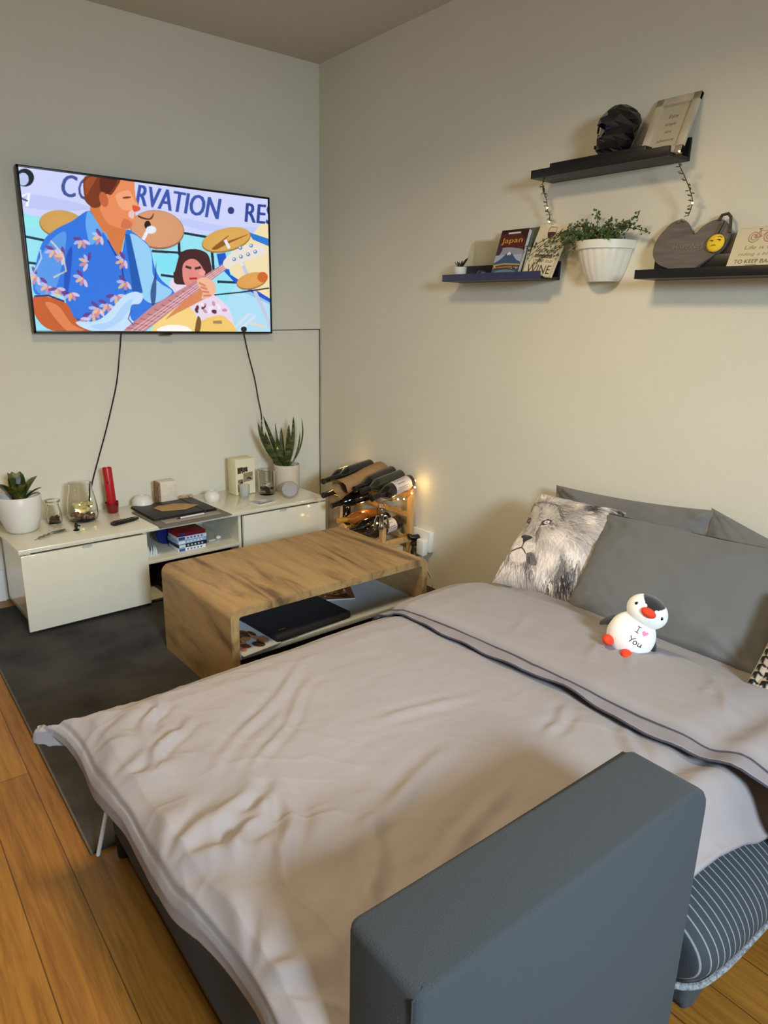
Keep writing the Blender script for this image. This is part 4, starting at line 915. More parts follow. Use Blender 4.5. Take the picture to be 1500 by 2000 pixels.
cv.rect(0, 124, 100, 150, (62, 84, 108)); cv.spl([(10, 132), (50, 126), (90, 134), (60, 148), (20, 146)], (120, 142, 160), .8)
cv.rect(28, 9, 72, 14, (226, 220, 214)); cv.text('Japan', 12, 42, 17, (232, 172, 60), 0, w=74)
print_quad('cover_print', cv, (-W_ / 2, H_, .0006), (W_ / 2, H_, .0006), (W_ / 2, 0, .0006), (-W_ / 2, 0, .0006), GLOSSP, p)
p, W_, H_ = leaning('guidebook', 'white and grey-green book leaning behind the Japan guidebook', 'book', -1.535, -1.705, z2 + .001, .195, -.066, -.0135, .01, None)
bx('pages', M_pap, p, -W_ / 2 + .001, W_ / 2 - .002, .002, H_ - .002, -.012, -.001)
cv = Canvas(80, 100, (206, 208, 204)); cv.rect(0, 0, 80, 40, (92, 98, 84)); cv.spl([(55, 30), (80, 26), (80, 60), (60, 62)], (52, 54, 46))
print_quad('cover_print', cv, (-W_ / 2, H_, .0004), (W_ / 2, H_, .0004), (W_ / 2, 0, .0004), (-W_ / 2, 0, .0004), GLOSSP, p); bx('cover', mat('pale_card', (180, 182, 178), .5), p, -W_ / 2, W_ / 2, 0, H_, -.0135, -.0122)
# WINE sign
p, W_, H_ = leaning('wine_sign', 'cream wooden sign reading WINE with a glass, on the left ledge', 'sign', -1.675, -1.820, z2 + .001, .20, -.105, -.030, .01, None, .10)
bx('board', mat('cream_board', (214, 202, 168), .7, var=.04, vscale=10), p, -W_ / 2, W_ / 2, 0, H_, -.012, 0, .001)
cv = Canvas(110, 160, (216, 204, 172)); cv.rect(104, 0, 110, 160, (196, 176, 132)); DK = (52, 40, 40)
cv.spl([(40, 12), (66, 12), (68, 28), (62, 42), (53, 46), (44, 42), (38, 28)], (206, 196, 166)); cv.line([(40, 12), (38, 28), (44, 42), (53, 46), (62, 42), (68, 28), (66, 12), (40, 12)], 1.6, DK); cv.spl([(39, 28), (67, 27), (62, 41), (53, 45), (44, 41)], (74, 26, 30)); cv.line([(53, 45), (53, 70)], 2, DK); cv.line([(42, 71), (64, 71)], 2.4, DK)
cv.text("life's too", 20, 88, 12, DK, 0, w=72, shear=.25); cv.rect(22, 95, 88, 105, (70, 58, 50)); cv.text('short to drink', 25, 103.5, 6, (216, 204, 172), 0, w=60); cv.text('CHEAP, OLD', 22, 118, 8.5, DK, 0, w=74); cv.text('WINE', 10, 152, 27, DK, 0, w=90)
print_quad('sign_print', cv, (-W_ / 2, H_, .0006), (W_ / 2, H_, .0006), (W_ / 2, 0, .0006), (-W_ / 2, 0, .0006), PRINT, p)
# wall planter with ivy
p = thing('wall_planter', 'ivy trailing from a white ribbed half-round planter on the wall', 'plant', (0, -2.000, 1.545))
b = MB(); prof = [(.068, 0), (.072, .006), (.086, .03), (.104, .075), (.112, .108), (.113, .112), (.121, .114), (.124, .142), (.119, .144), (.112, .142), (.104, .11), (.06, .02)]
rings = []; n = 64
for k, (r0, z) in enumerate(prof):
    ring = []
    for i in range(n + 1):
        a = PI / 2 + PI * i / n; rr0 = r0 * (1 + (.022 * abs(math.cos(11 * a)) - .01 if 1 <= k <= 4 else 0)); ring.append(b.bm.verts.new((rr0 * math.cos(a) * 1.0 - .001, rr0 * math.sin(a) * .95, z)))
    rings.append(ring)
for a, c in zip(rings, rings[1:]):
    for i in range(n): b.bm.faces.new((a[i], a[i + 1], c[i + 1], c[i]))
b.bm.faces.new(rings[0]); b.build('planter_pot', mat('white_planter_plastic', (226, 222, 204), .4, var=.02), p, ang=50)
b = MB(); b.box(-.075, -.006, -.075, .075, .108, .124, .004); b.build('soil', M_soil, p)
r = random.Random(11); stems = MB(); lv = MB()
def ivyleaf(c, s, d, tw):
    # five-lobed leaf facing roughly outwards
    c = Vector(c); d = Vector(d).normalized(); nrm = Vector((-1, r.uniform(-.5, .5), r.uniform(-.2, .9))).normalized(); e = nrm.cross(d).normalized(); d = e.cross(nrm)
    pts = [(0, -.25), (.35, -.45), (.45, -.1), (.8, .15), (.4, .35), (0, 1), (-.4, .35), (-.8, .15), (-.45, -.1), (-.35, -.45)]
    v = [lv.bm.verts.new(c + (e * x + d * y) * s) for x, y in pts]; cc = lv.bm.verts.new(c + d * s * .1 + nrm * s * .15)
    for i in range(len(v)): lv.bm.faces.new((cc, v[i], v[(i + 1) % len(v)]))
tips = [((-.10, .30, .10), .10), ((-.09, .27, .075), .07), ((-.08, .33, .125), .09), ((-.07, .22, .15), .10), ((-.05, .15, .18), .09), ((-.06, .08, .19), .08), ((-.05, .03, .245), .04), ((-.06, -.04, .20), .06), ((-.06, -.10, .19), .06), ((-.08, -.15, .19), .05), ((-.06, -.20, .16), .06), ((-.08, -.165, .215), .02), ((-.07, -.17, .17), .05), ((-.1, .12, .13), .05), ((-.12, .02, .15), .03), ((-.11, -.06, .16), .03), ((-.09, .19, .10), .07), ((-.13, .10, .09), .05), ((-.10, .24, .12), .08), ((-.09, .15, .15), .07), ((-.05, -.02, .18), .04), ((-.11, .07, .16), .04), ((-.04, .11, .2), .05), ((-.1, -.01, .18), .03)]
for (tx, ty, tz), arch in tips:
    a = Vector((r.uniform(-.09, -.03), r.uniform(-.06, .06), .115)); e_ = Vector((tx, ty, tz)); mid = (a + e_) / 2 + Vector((0, 0, arch * .7))
    P = catm([a, mid, e_], 6); stems.tube(P, .0012, 4)
    for i in range(2, len(P)):
        for q in range(2):
            ivyleaf(P[i] + Vector((r.uniform(-.012, .008), r.uniform(-.014, .014), r.uniform(-.01, .012))), r.uniform(.006, .011), (r.uniform(-.3, .3), r.uniform(-1, 1), r.uniform(-.6, .8)), 0)
for i in range(210): ivyleaf((r.uniform(-.11, -.02), r.uniform(-.09, .11), .15 + r.uniform(-.015, .035)), r.uniform(.007, .012), (r.uniform(-.5, .3), r.uniform(-1, 1), r.uniform(-.4, .8)), 0)
stems.build('stems', mat('brown_stem', (74, 62, 36), .7), p)
lv.build('leaves', mat('ivy_green', (62, 84, 42), .5, var=.55, vscale=35), p, smooth=False)
# heart sign
z3 = 1.5575
p, W_, H_ = leaning('heart_sign', 'large grey wooden heart leaning on the right ledge', 'heart sign', -2.222, -2.488, z3 + .0, .20, -.075, -.022, .01, None)
M_gw = mat('grey_weathered_wood', (104, 96, 88), .8, var=.2, vscale=10, stretch=(1, 6, 1), bump=.3, bscale=60)
hp = [(-.012, .0), (.022, -.002), (.04, .022), (.085, .055), (.116, .085), (.126, .12), (.120, .15), (.096, .174), (.062, .176), (.028, .158), (.004, .132), (-.012, .152), (-.04, .184), (-.08, .184), (-.115, .15), (-.133, .11), (-.128, .07), (-.10, .04), (-.05, .02)]
# smooth the outline
def spl2(P, k=5):
    n = len(P); o = []
    for i in range(n):
        a, b_, c, d = [np.array(P[(i + j) % n], float) for j in (-1, 0, 1, 2)]
        for j in range(k):
            t = j / k; o.append(tuple(.5 * ((2 * b_) + (c - a) * t + (2 * a - 5 * b_ + 4 * c - d) * t * t + (3 * b_ - a - 3 * c + d) * t ** 3)))
    return o
MB().prism(spl2(hp), 'z', -.014, 0, .0015).build('heart', M_gw, p, ang=50)
I4 = Matrix.Translation((-.0, .095, .0012))
text_obj('carved_words', 'HAPPINESS', .018, mat('pale_carving', (134, 124, 110), .9), p, I4, w=.12)
MB().tube([(.080, .172, .003), (.088, .188, .004), (.106, .192, .003), (.118, .180, .003), (.124, .155, .003), (.127, .13, .002)], .005, 8).build('rope_loop', mat('dark_twine', (72, 60, 46), .9, var=.4, vscale=80, bump=.8), p)
b = MB(); b.tube([(-.065, .178, .002), (-.055, .186, .002), (-.04, .18, .002)], .004, 6); b.build('rope_end', mat('pale_twine', (128, 112, 84), .9), p)
# emoji keyring
e_ = thing('emoji_keyring', 'round yellow unamused-face plush keyring hanging on the grey heart', 'keyring', (0, 0, 0)); e_.matrix_world = p.matrix_world @ Matrix.Translation((.094, .096, .010))
MB().sph((0, 0, 0), .029, 24, (1, 1, .30)).build('face', mat('yellow_plush', (236, 196, 44), .8, var=.04, bump=.3, bscale=300), e_)
M_bn = mat('brown_felt', (92, 58, 14), .8)
for (x, y, a) in ((-.011, .006, -.1), (.013, .008, -.1)):
    MB().box(-.006, .006, -.0012, .0012, -.001, .0015, .0006, M=Matrix.Translation((x, y, .0078)) @ Matrix.Rotation(a, 4, 'Z')).sph((x + .003, y - .0022, .0078), .0024, 8, (1, 1, .5)).build('eye', M_bn, e_)
MB().tube([(.006, .017, .0065), (.013, .019, .006), (.02, .015, .0055)], .001, 5).build('eyebrow', M_bn, e_)
MB().tube([(-.009, -.011, .0078), (-.002, -.0085, .0085), (.006, -.010, .0082)], .0012, 5).build('mouth', M_bn, e_)
MB().tube([(0, .028, 0), (.006, .045, .002), (.012, .068, .002)], .0022, 6).build('strap', M_black, e_)
# flat black box behind heart on ledge
tag(bx('black_box', mat('black_box_card', (15, 14, 15), .4), None, -.055, -.0135, -2.50, -2.235, z3 + .0, z3 + .062, .001), 'low black box on the right ledge behind the grey heart', 'box')
# bicycle card sign
p, W_, H_ = leaning('bicycle_sign', 'cream sign with a red bicycle drawing on the right ledge', 'sign', -2.512, -2.73, z3 + .001, .136, -.10, -.045, .008, None)
bx('board', mat('cream_sign_board', (206, 194, 160), .75, var=.04), p, -W_ / 2, W_ / 2, 0, H_, -.008, 0, .0008)
cv = Canvas(150, 100, (206, 194, 160)); RD = (150, 84, 70)
x0 = 30
for cx_ in (x0 + 10, x0 + 42):
    for rr0 in (11, 6): 
        pts = [(cx_ + rr0 * math.cos(a), 24 + rr0 * math.sin(a)) for a in np.linspace(0, 2 * PI, 20)]; cv.line(pts, 1.8, RD, .8)
cv.line([(x0 + 10, 24), (x0 + 20, 10), (x0 + 38, 10), (x0 + 24, 24), (x0 + 10, 24)], 1.6, RD); cv.line([(x0 + 42, 24), (x0 + 37, 6), (x0 + 44, 5)], 1.6, RD); cv.line([(x0 + 24, 24), (x0 + 19, 6)], 1.5, RD); cv.line([(x0 + 15, 6), (x0 + 23, 6)], 2.2, (90, 60, 50))
cv.text('Life is like', 26, 50, 8, (120, 108, 76), 0, w=72, shear=.25); cv.text('riding a bicycle', 18, 64, 7, (130, 118, 86), 0, w=92, shear=.25)
cv.text('TO KEEP BALANCE', 14, 81, 9, (60, 50, 30), 0, w=112); cv.text('keep moving', 26, 91, 5.5, (110, 98, 70), 0, w=58); cv.line([(40, 84.5), (64, 84)], 1, (50, 44, 30)); cv.line([(5, 3), (145, 2)], .8, (150, 138, 110), .7)
print_quad('sign_print', cv, (-W_ / 2, H_, .0006), (W_ / 2, H_, .0006), (W_ / 2, 0, .0006), (-W_ / 2, 0, .0006), PRINT, p)

# ------------------------------------------------------------------ sofa bed
M_sofa = mat('charcoal_sofa_felt', (50, 55, 58), .95, var=.10, vscale=500, bump=.6, bscale=700, sheen=.04)
def stripe_mat():
    m = mat('striped_mattress_fabric', (52, 56, 60), .85, var=.15, vscale=60, bump=.3, bscale=400); N = m.node_tree.nodes; L = m.node_tree.links; B = N['Principled BSDF']
    tc = N.new('ShaderNodeTexCoord'); sp = N.new('ShaderNodeSeparateXYZ'); L.new(tc.outputs['Object'], sp.inputs[0])
    a = N.new('ShaderNodeMath'); a.operation = 'MULTIPLY'; a.inputs[1].default_value = 1 / .0175; L.new(sp.outputs[0], a.inputs[0])
    f = N.new('ShaderNodeMath'); f.operation = 'PINGPONG'; f.inputs[1].default_value = .5; L.new(a.outputs[0], f.inputs[0])
    r = N.new('ShaderNodeValToRGB'); r.color_ramp.interpolation = 'LINEAR'; e = r.color_ramp.elements; e[0].position = .0; e[0].color = (*lin((128, 132, 132)), 1); e[1].position = .10; e[1].color = (*lin((48, 52, 56)), 1); q = e.new(.055); q.color = (*lin((118, 122, 121)), 1)
    L.new(f.outputs[0], r.inputs[0]); L.new(r.outputs[0], B.inputs['Base Color']); return m
SB = thing('sofa_bed', 'charcoal grey sofa bed folded out flat with one padded armrest', 'sofa bed')
b = MB(); b.box(-1.975, -1.31, -3.13, -2.03, .06, .40, .018, 3); b.build('seat_base', M_sofa, SB)
b = MB(); AR = rr_prof(-1.985, -1.372, .06, .682, .055, 8)
# only the wall-side top corner is rounded; foot-side corner is tight
AR = [(-1.985, .06), (-1.985, .676)] + [(-1.985 + .014 - .014 * math.cos(a), .676 + .014 * math.sin(a)) for a in (.5, 1.0)] + [(-1.971, .690), (-1.360 - .045, .690)] + [(-1.360 - .045 + .045 * math.sin(a), .690 - .045 + .045 * math.cos(a)) for a in np.linspace(.15, 1.15, 4)] + [(-1.360, .645), (-1.360, .06)]
b.prism(AR, 'y', -3.268, -3.132, .011, seg=3); b.build('armrest', M_sofa, SB, ang=40)
M_seam = mat('dark_seam_thread', (44, 48, 52), .9)
MB().tube([(-1.9855, -3.258, .08), (-1.9855, -3.258, .680), (-1.97, -3.258, .6905)], .0014, 5).build('arm_seam', M_seam, SB)
M_legb = mat('black_plastic_foot', (14, 14, 14), .5)
for (x, y) in ((-1.955, -2.06), (-1.955, -3.10), (-1.34, -2.06), (-1.34, -3.10)): MB().lathe([(0, 0), (.018, 0), (.022, .05), (.022, .062), (0, .062)], 16, (x, y, 0.0005)).build('leg', M_legb, SB)
# folded back section: striped cushion over grey backrest frame
def slab():
    b = MB(); xs = [-1.305, -1.298, -1.280, -1.245, -1.19] + list(np.linspace(-1.1, -.05, 12)); prof = []
    # y,z outline of the cushion going near-side bottom -> top -> far side
    P = [(-3.20, .18), (-3.245, .192), (-3.285, .226), (-3.302, .262), (-3.292, .306), (-3.255, .342), (-3.20, .368), (-3.12, .392), (-2.6, .408), (-2.1, .405), (-2.03, .39), (-2.0, .35), (-1.99, .25), (-2.0, .16), (-2.04, .118)]
    rings = []
    for i, x in enumerate(xs):
        s = [0.0, .45, .75, .93, 1.0][i] if i < 5 else 1.0; k = .12 * (1 - s); c = (-2.62, .25)
        rings.append([b.bm.verts.new((x, c[0] + (y - c[0]) * (1 - k * .5), c[1] + (z - c[1]) * (1 - k * 2.2))) for y, z in P])
    n = len(P)
    for a, c in zip(rings, rings[1:]):
        for i in range(n): b.bm.faces.new((a[i], a[(i + 1) % n], c[(i + 1) % n], c[i]))
    b.bm.faces.new(rings[0]); b.bm.faces.new(rings[-1]); return b
o = slab().build('striped_cushion', stripe_mat(), SB, ang=70)
sm = o.modifiers.new('s', 'SUBSURF'); sm.levels = 2; sm.render_levels = 2
MB().tube(catm([(-1.305, -3.02, .19), (-1.312, -3.14, .19), (-1.302, -3.21, .188), (-1.27, -3.252, .186), (-1.2, -3.270, .184), (-1.0, -3.274, .182), (-.05, -3.274, .182)], 6), .0065, 10).build('piping', mat('grey_tweed_piping', (120, 122, 122), .9, var=.6, vscale=160), SB)
b = MB(); b.prism([(-1.225, .19), (-1.23, .10), (-1.215, .062), (-1.185, .05), (-1.15, .062), (-1.10, .12), (-1.06, .172), (-1.06, .19)], 'y', -3.232, -2.06, .012, seg=3); b.build('backrest_frame', M_sofa, SB, ang=50)
b = MB(); b.box(-.16, -.04, -3.15, -2.1, .001, .18, .01); b.box(-1.14, -1.08, -2.8, -2.3, .001, .14, .01); b.build('rear_support', M_sofa, SB)
MB().tube([(-2.018, -2.04, .016), (-2.0, -2.11, .20), (-1.97, -2.16, .33)], .0055, 8).build('support_bar', mat('brushed_aluminium', (226, 230, 236), .35, metal=.0), SB)

# ------------------------------------------------------------------ duvet
M_duvet = mat('taupe_cotton', (140, 133, 131), .92, var=.03, vscale=6, bump=.35, bscale=900, sheen=.1)
M_duvetd = mat('shaded_cotton_flange', (128, 122, 124), .92, var=.04, vscale=6, bump=.3, bscale=900)  # duvet cotton again, darker and bluer to paint in the shade along the band
DV = thing('duvet', 'taupe-grey cotton duvet spread over the sofa bed with top turned down', 'duvet')
def smooth(a, b_, x): t = np.clip((x - a) / (b_ - a), 0, 1); return t * t * (3 - 2 * t)
XF, XH = -2.02, -.60
def fbm(x, y, s, oct=3, seed=0):
    out = np.empty(len(x))
    for i in range(len(x)): out[i] = noise.fractal(Vector((x[i] * s + seed, y[i] * s, seed * .7)), 1.0, 2.0, oct)
    return out
PIN = [(-2.065, -2.36, .7), (-2.065, -2.66, 1.0), (-2.065, -2.93, .8), (-2.065, -2.22, .45)]
def edge_near(X):
    return -3.128 - .110 * smooth(-1.43, -1.34, X)
def duvet_top(U, V):
    """U: 0 foot hem .. 1 head, V: 0 far hem .. 1 near edge"""
    s = U * 1.56          # arc distance from the foot hem
    t = V * 1.20
    # foot profile
    px = np.array([0, .05, .10, .15, .22, .32, .45, 1.56]); fx = np.array([-2.058, -2.060, -2.045, -2.012, -1.955, -1.865, -1.74, -.60]); fz = np.array([-.138, -.100, -.060, -.030, -.012, -.003, 0, 0])
    X = np.interp(s, px, fx); dzx = np.interp(s, px, fz)
    dist_far = V * 1.30
    py = np.array([0, .08, .14, .20, .27, .38]); fy = np.array([-1.983, -1.985, -1.997, -2.03, -2.08, -2.18]); fzy = np.array([-.19, -.115, -.06, -.028, -.01, 0])
    yn = edge_near(X)
    Yfar = np.interp(dist_far, py, fy); q = np.clip((dist_far - .38) / (1.30 - .38), 0, 1)
    Y = np.where(dist_far < .38, Yfar, -2.18 + (yn + 2.18) * q); dzy = np.interp(dist_far, py, fzy)
    Zt = .497 + .5 * 0
    c2 = np.exp(-((s / .26) ** 2) - ((dist_far / .26) ** 2)); Z = Zt + np.minimum(dzx, dzy) * (1 - .5 * c2) - .014 * smooth(-1.10, -1.0, X)
    Y = Y - (.045 + .045 * smooth(-1.0, -2.0, X)) * smooth(.55, .2, dist_far)
    # far foot corner stretched outwards and lifted
    c = np.exp(-((s / .17) ** 2)) * np.exp(-((dist_far / .19) ** 2)); X = X - .075 * c; Y = Y + .030 * c
    # near side falling beyond the armrest
    over = smooth(-1.40, -1.32, X); dn = (1 - V) * 1.2
    Z = Z - over * ((.045 + .075 * smooth(-1.3, -.9, X)) * np.exp(-(dn / .034) ** 2)) - (1 - over) * .022 * np.exp(-(dn / .07) ** 2)
    Z = Z + over * .010 * np.sin(dn * 62 + 3 * X) * np.exp(-((dn - .10) / .07) ** 2)
    # general puffiness
    n1 = fbm(X, Y, 2.2, 2, 3.1); Z = Z + .010 * n1 * smooth(0, .2, s)
    n2 = fbm(X + .3 * Y, Y * 2.2, 3.2, 4, 9.3); Z = Z + .0035 * np.abs(n2)
    # creases running from pinched hem points
    for (cx, cy, am) in PIN:
        r = np.hypot(X - cx, Y - cy); a = np.arctan2(Y - cy, X - cx); w_ = np.exp(-(r / .22) ** 2) * smooth(0.02, .10, r)
        Z = Z + am * .0085 * np.sin(a * 8 + 2.2 * fbm(X, Y, 7, 1, cx * 5)) * w_
        pass
    # long soft creases
    for (x0, y0, x1, y1, am, wd) in ((-1.90, -2.52, -1.45, -2.20, .006, .012), (-1.86, -2.60, -1.50, -2.30, .005, .010), (-1.80, -2.86, -1.42, -2.74, .010, .018), (-1.75, -3.0, -1.40, -2.90, .008, .014), (-1.93, -2.90, -1.78, -2.62, .009, .014), (-1.90, -3.05, -1.68, -2.80, .009, .016), (-1.97, -2.75, -1.83, -2.66, .012, .014), (-1.97, -2.70, -1.80, -2.60, -.010, .014), (-1.55, -2.55, -1.20, -2.62, .004, .014), (-1.96, -2.30, -1.86, -2.16, .009, .012), (-2.0, -2.40, -1.84, -2.30, .010, .012), (-1.92, -3.1, -1.80, -2.95, .01, .014), (-1.25, -2.85, -1.06, -2.78, .006, .012), (-1.2, -3.05, -1.04, -2.92, .007, .014)):
        dx, dy = x1 - x0, y1 - y0; L2 = dx * dx + dy * dy; tt = np.clip(((X - x0) * dx + (Y - y0) * dy) / L2, 0, 1); wob = .012 * np.sin(tt * 9 + x0 * 20)
        d = np.abs((X - x0 - tt * dx) * -dy + (Y - y0 - tt * dy) * dx) / math.sqrt(L2) if False else np.hypot(X - x0 - tt * dx + wob, Y - y0 - tt * dy)
        Z = Z + am * (np.exp(-(d / wd) ** 2) - .6 * np.exp(-((d - 2 * wd) / wd) ** 2)) * np.sin(PI * np.clip(tt * .96 + .02, 0, 1))
    n3 = 1 - np.abs(fbm(X * .8 + Y * .6, Y * .8 - X * .3, 7.5, 2, 4.4)) * 2; n4 = 1 - np.abs(fbm(X + Y * .5, (Y - X) * .4, 5.0, 3, 8.8)) * 2
    foot = .25 + .75 * smooth(.75, .15, s); Z = Z + .0022 * np.clip(n3, 0, 1) ** 5 * foot + .0034 * np.clip(n4, 0, 1) ** 7 * (foot + .3 * smooth(-2.5, -3.0, Y))
    Z = Z - .005 * np.exp(-((s - .085) / .010) ** 2)
    # pillow of cloth at foot where light catches
    Z = Z + .016 * np.exp(-(((X + 1.80) / .08) ** 2 + ((Y + 2.80) / .07) ** 2)) + .014 * np.exp(-(((X + 1.88) / .07) ** 2 + ((Y + 2.98) / .06) ** 2)) - .012 * np.exp(-(((X + 1.86) / .05) ** 2 + ((Y + 2.87) / .05) ** 2))
    Z = Z - .02 * np.exp(-(((X + 1.95) / .06) ** 2 + ((Y + 2.50) / .07) ** 2)) * (s > .08)
    X = X + (.008 * np.sin(Y * 15 + 1) + .035 * smooth(-2.45, -2.95, Y)) * smooth(.25, .0, s)
    return np.stack([X, Y, Z], 1)
o = grid_mesh('cover', duvet_top, 330, 270, M_duvet, DV)
so = o.modifiers.new('thick', 'SOLIDIFY'); so.thickness = .012; so.offset = -1
# turned-down top layer
def xfold(Y): return -1.045 + .06 * (Y + 2.1) / (-1.12) + .008 * np.sin(Y * 7)
def fold(U, V):
    dist_far = V * 1.32
    py = np.array([0, .07, .13, .20, .28, .40]); fy = np.array([-2.02, -1.975, -1.982, -2.015, -2.07, -2.18]); fzy = np.array([-.22, -.125, -.065, -.030, -.01, 0])
    q = np.clip((dist_far - .40) / .92, 0, 1); Y = np.where(dist_far < .40, np.interp(dist_far, py, fy), -2.18 + (-3.305 + 2.18) * q) - .045 * smooth(.6, .25, dist_far); dzy = np.interp(dist_far, py, fzy)
    xe = xfold(Y)
    w_ = np.array([0, .02, .05, .12, .25, .42, .52, .62, .72, .86, 1.0])
    pz = np.array([.497, .5180, .528, .532, .536, .538, .535, .522, .498, .474, .462])
    X = xe + (-.47 - xe) * U; Z = np.interp(U, w_, pz)
    k = (Y + 2.1) / -1.1; Z = Z + .004 * np.clip(k, 0, 1)
    Z = Z + dzy
    dn = (1 - V) * 1.3; Z = Z - .130 * np.exp(-(dn / .030) ** 2) + .012 * np.sin(dn * 50 + 4 * X) * np.exp(-((dn - .12) / .08) ** 2)
    Z = Z + .010 * fbm(X, Y, 2.2, 2, 3.1) + .004 * np.abs(fbm(X * 2 + Y, Y - X, 3.5, 4, 2.2))
    for (x0, y0, x1, y1, am, wd) in ((-.96, -2.75, -.72, -2.62, .006, .012), (-.92, -2.85, -.70, -2.70, .006, .010), (-.93, -3.12, -.72, -2.95, .008, .012), (-.86, -3.0, -.76, -2.98, .006, .01), (-.98, -2.5, -.80, -2.42, .004, .012)):
        dx, dy = x1 - x0, y1 - y0; tt = np.clip(((X - x0) * dx + (Y - y0) * dy) / (dx * dx + dy * dy), 0, 1); d = np.hypot(X - x0 - tt * dx + .008 * np.sin(tt * 8), Y - y0 - tt * dy); Z = Z + am * np.exp(-(d / wd) ** 2) * np.sin(PI * tt)
    return np.stack([X, Y, Z], 1)
o = grid_mesh('turned_down_top', fold, 110, 190, M_duvet, DV)
so = o.modifiers.new('thick', 'SOLIDIFY'); so.thickness = .010; so.offset = -1
def flange(U, V):
    f = fold(np.zeros_like(V), V); X = f[:, 0] - .042 * (1 - U) * (1 + .25 * np.sin(V * 17)) ; Z = f[:, 2] + .007 - .001 * (1 - U) + .003 * np.sin(V * 60) * (1 - U)
    Z = np.maximum(Z, 0); return np.stack([X + .004 * np.sin(V * 31), f[:, 1], Z], 1)
o = grid_mesh('flange_border', flange, 8, 190, M_duvetd, DV); so = o.modifiers.new('thick', 'SOLIDIFY'); so.thickness = .004; so.offset = 1
V_ = np.linspace(0, .985, 80); fp = flange(np.zeros(80), V_); MB().tube([tuple(q + np.array([-.001, 0, .002])) for q in fp], .0028, 6).build('border_piping', mat('dark_piping', (60, 60, 70), .9), DV)
fp = fold(np.zeros(80), V_); MB().tube([tuple(q + np.array([-.002, 0, .012])) for q in fp], .0022, 6).build('border_piping', mat('dark_piping_b', (66, 66, 76), .9), DV)

# ------------------------------------------------------------------ pillows
def pillow(name, label, TL, TR, BR, BL, thick, m, cat='pillow', n=60, canvas=None, group=None, concave=.045, piping=None, seed=0, wr=.006):
    TL, TR, BR, BL = [np.array(p, float) for p in (TL, TR, BR, BL)]; c0 = (TL + TR + BR + BL) / 4
    nrm = np.cross(TR - TL, BL - TL); nrm /= np.linalg.norm(nrm)
    if nrm @ (np.array([-2.39, -3.7, 1.4]) - c0) < 0: nrm = -nrm
    p = thing(name, label, cat, tuple(c0), group=group)
    def surf(sgn):
        def f(u, v):
            a, b_ = u * 2 - 1, v * 2 - 1
            # pull the sides inwards between the corners
            a2 = a * (1 - concave * (1 - b_ ** 2)); b2 = b_ * (1 - concave * (1 - a ** 2)); uu = ((a2 + 1) / 2)[:, None]; vv = ((b2 + 1) / 2)[:, None]
            P = (TL * (1 - uu) + TR * uu) * (1 - vv) + (BL * (1 - uu) + BR * uu) * vv
            bl = np.sqrt(np.clip((1 - np.abs(a) ** 2.6), 0, 1)) * np.sqrt(np.clip((1 - np.abs(b_) ** 2.6), 0, 1))
            w_ = fbm(a * 1.3, b_ * 1.3, 1.6, 4, 3 + seed) * wr * (.3 + (a * a + b_ * b_)) * np.clip(3 * bl, 0, 1)
            # corner puckers
            for ca, cb in ((-1, -1), (1, -1), (1, 1), (-1, 1)):
                r = np.hypot(a - ca, b_ - cb); an = np.arctan2(b_ - cb, a - ca); w_ = w_ + .004 * np.sin(an * 12 + seed) * np.exp(-(r / .5) ** 2) * np.clip(4 * bl, 0, 1)
            return P - c0 + nrm * (sgn * bl * thick / 2 + w_)[:, None]
        return f
    cols = canvas.get() if canvas else None
    nu = canvas.W if canvas else n; nv = canvas.H if canvas else n
    grid_mesh('cushion', surf(1), nu, nv, m, p, cols, close=surf(-1))
    if piping:
        e = np.linspace(0, 1, 24); U = np.concatenate([e, np.ones(24), e[::-1], np.zeros(24)]); V = np.concatenate([np.zeros(24), e, np.ones(24), e[::-1]])
        MB().tube([tuple(q) for q in surf(0)(U, V)], .003, 6).build('edge_piping', piping, p)
    return p
M_pg = mat('grey_cotton', (104, 104, 102), .92, var=.04, vscale=8, bump=.35, bscale=900, sheen=.1)
M_pg2 = mat('grey_cotton_rear', (110, 108, 104), .92, var=.04, vscale=8, bump=.35, bscale=900, sheen=.1)
pillow('pillow', 'grey pillow at the back left leaning on the wall behind the lion cushion', (-.085, -1.925, .745), (-.10, -2.60, .795), (-.20, -2.62, .44), (-.20, -1.96, .44), .12, M_pg2, concave=.07, seed=2, wr=.012, group=None)
pillow('pillow', 'grey pillow at the back right leaning on the wall by the frame edge', (-.095, -2.585, .80), (-.10, -3.25, .62), (-.22, -3.22, .43), (-.19, -2.585, .44), .12, M_pg2, concave=.03, seed=5, wr=.012)
pillow('pillow', 'large grey pillow in front with the penguin toy leaning on it', (-.25, -2.285, .735), (-.20, -2.985, .752), (-.50, -2.975, .468), (-.525, -2.345, .452), .13, M_pg, concave=.035, seed=1, piping=M_seam, wr=.009)
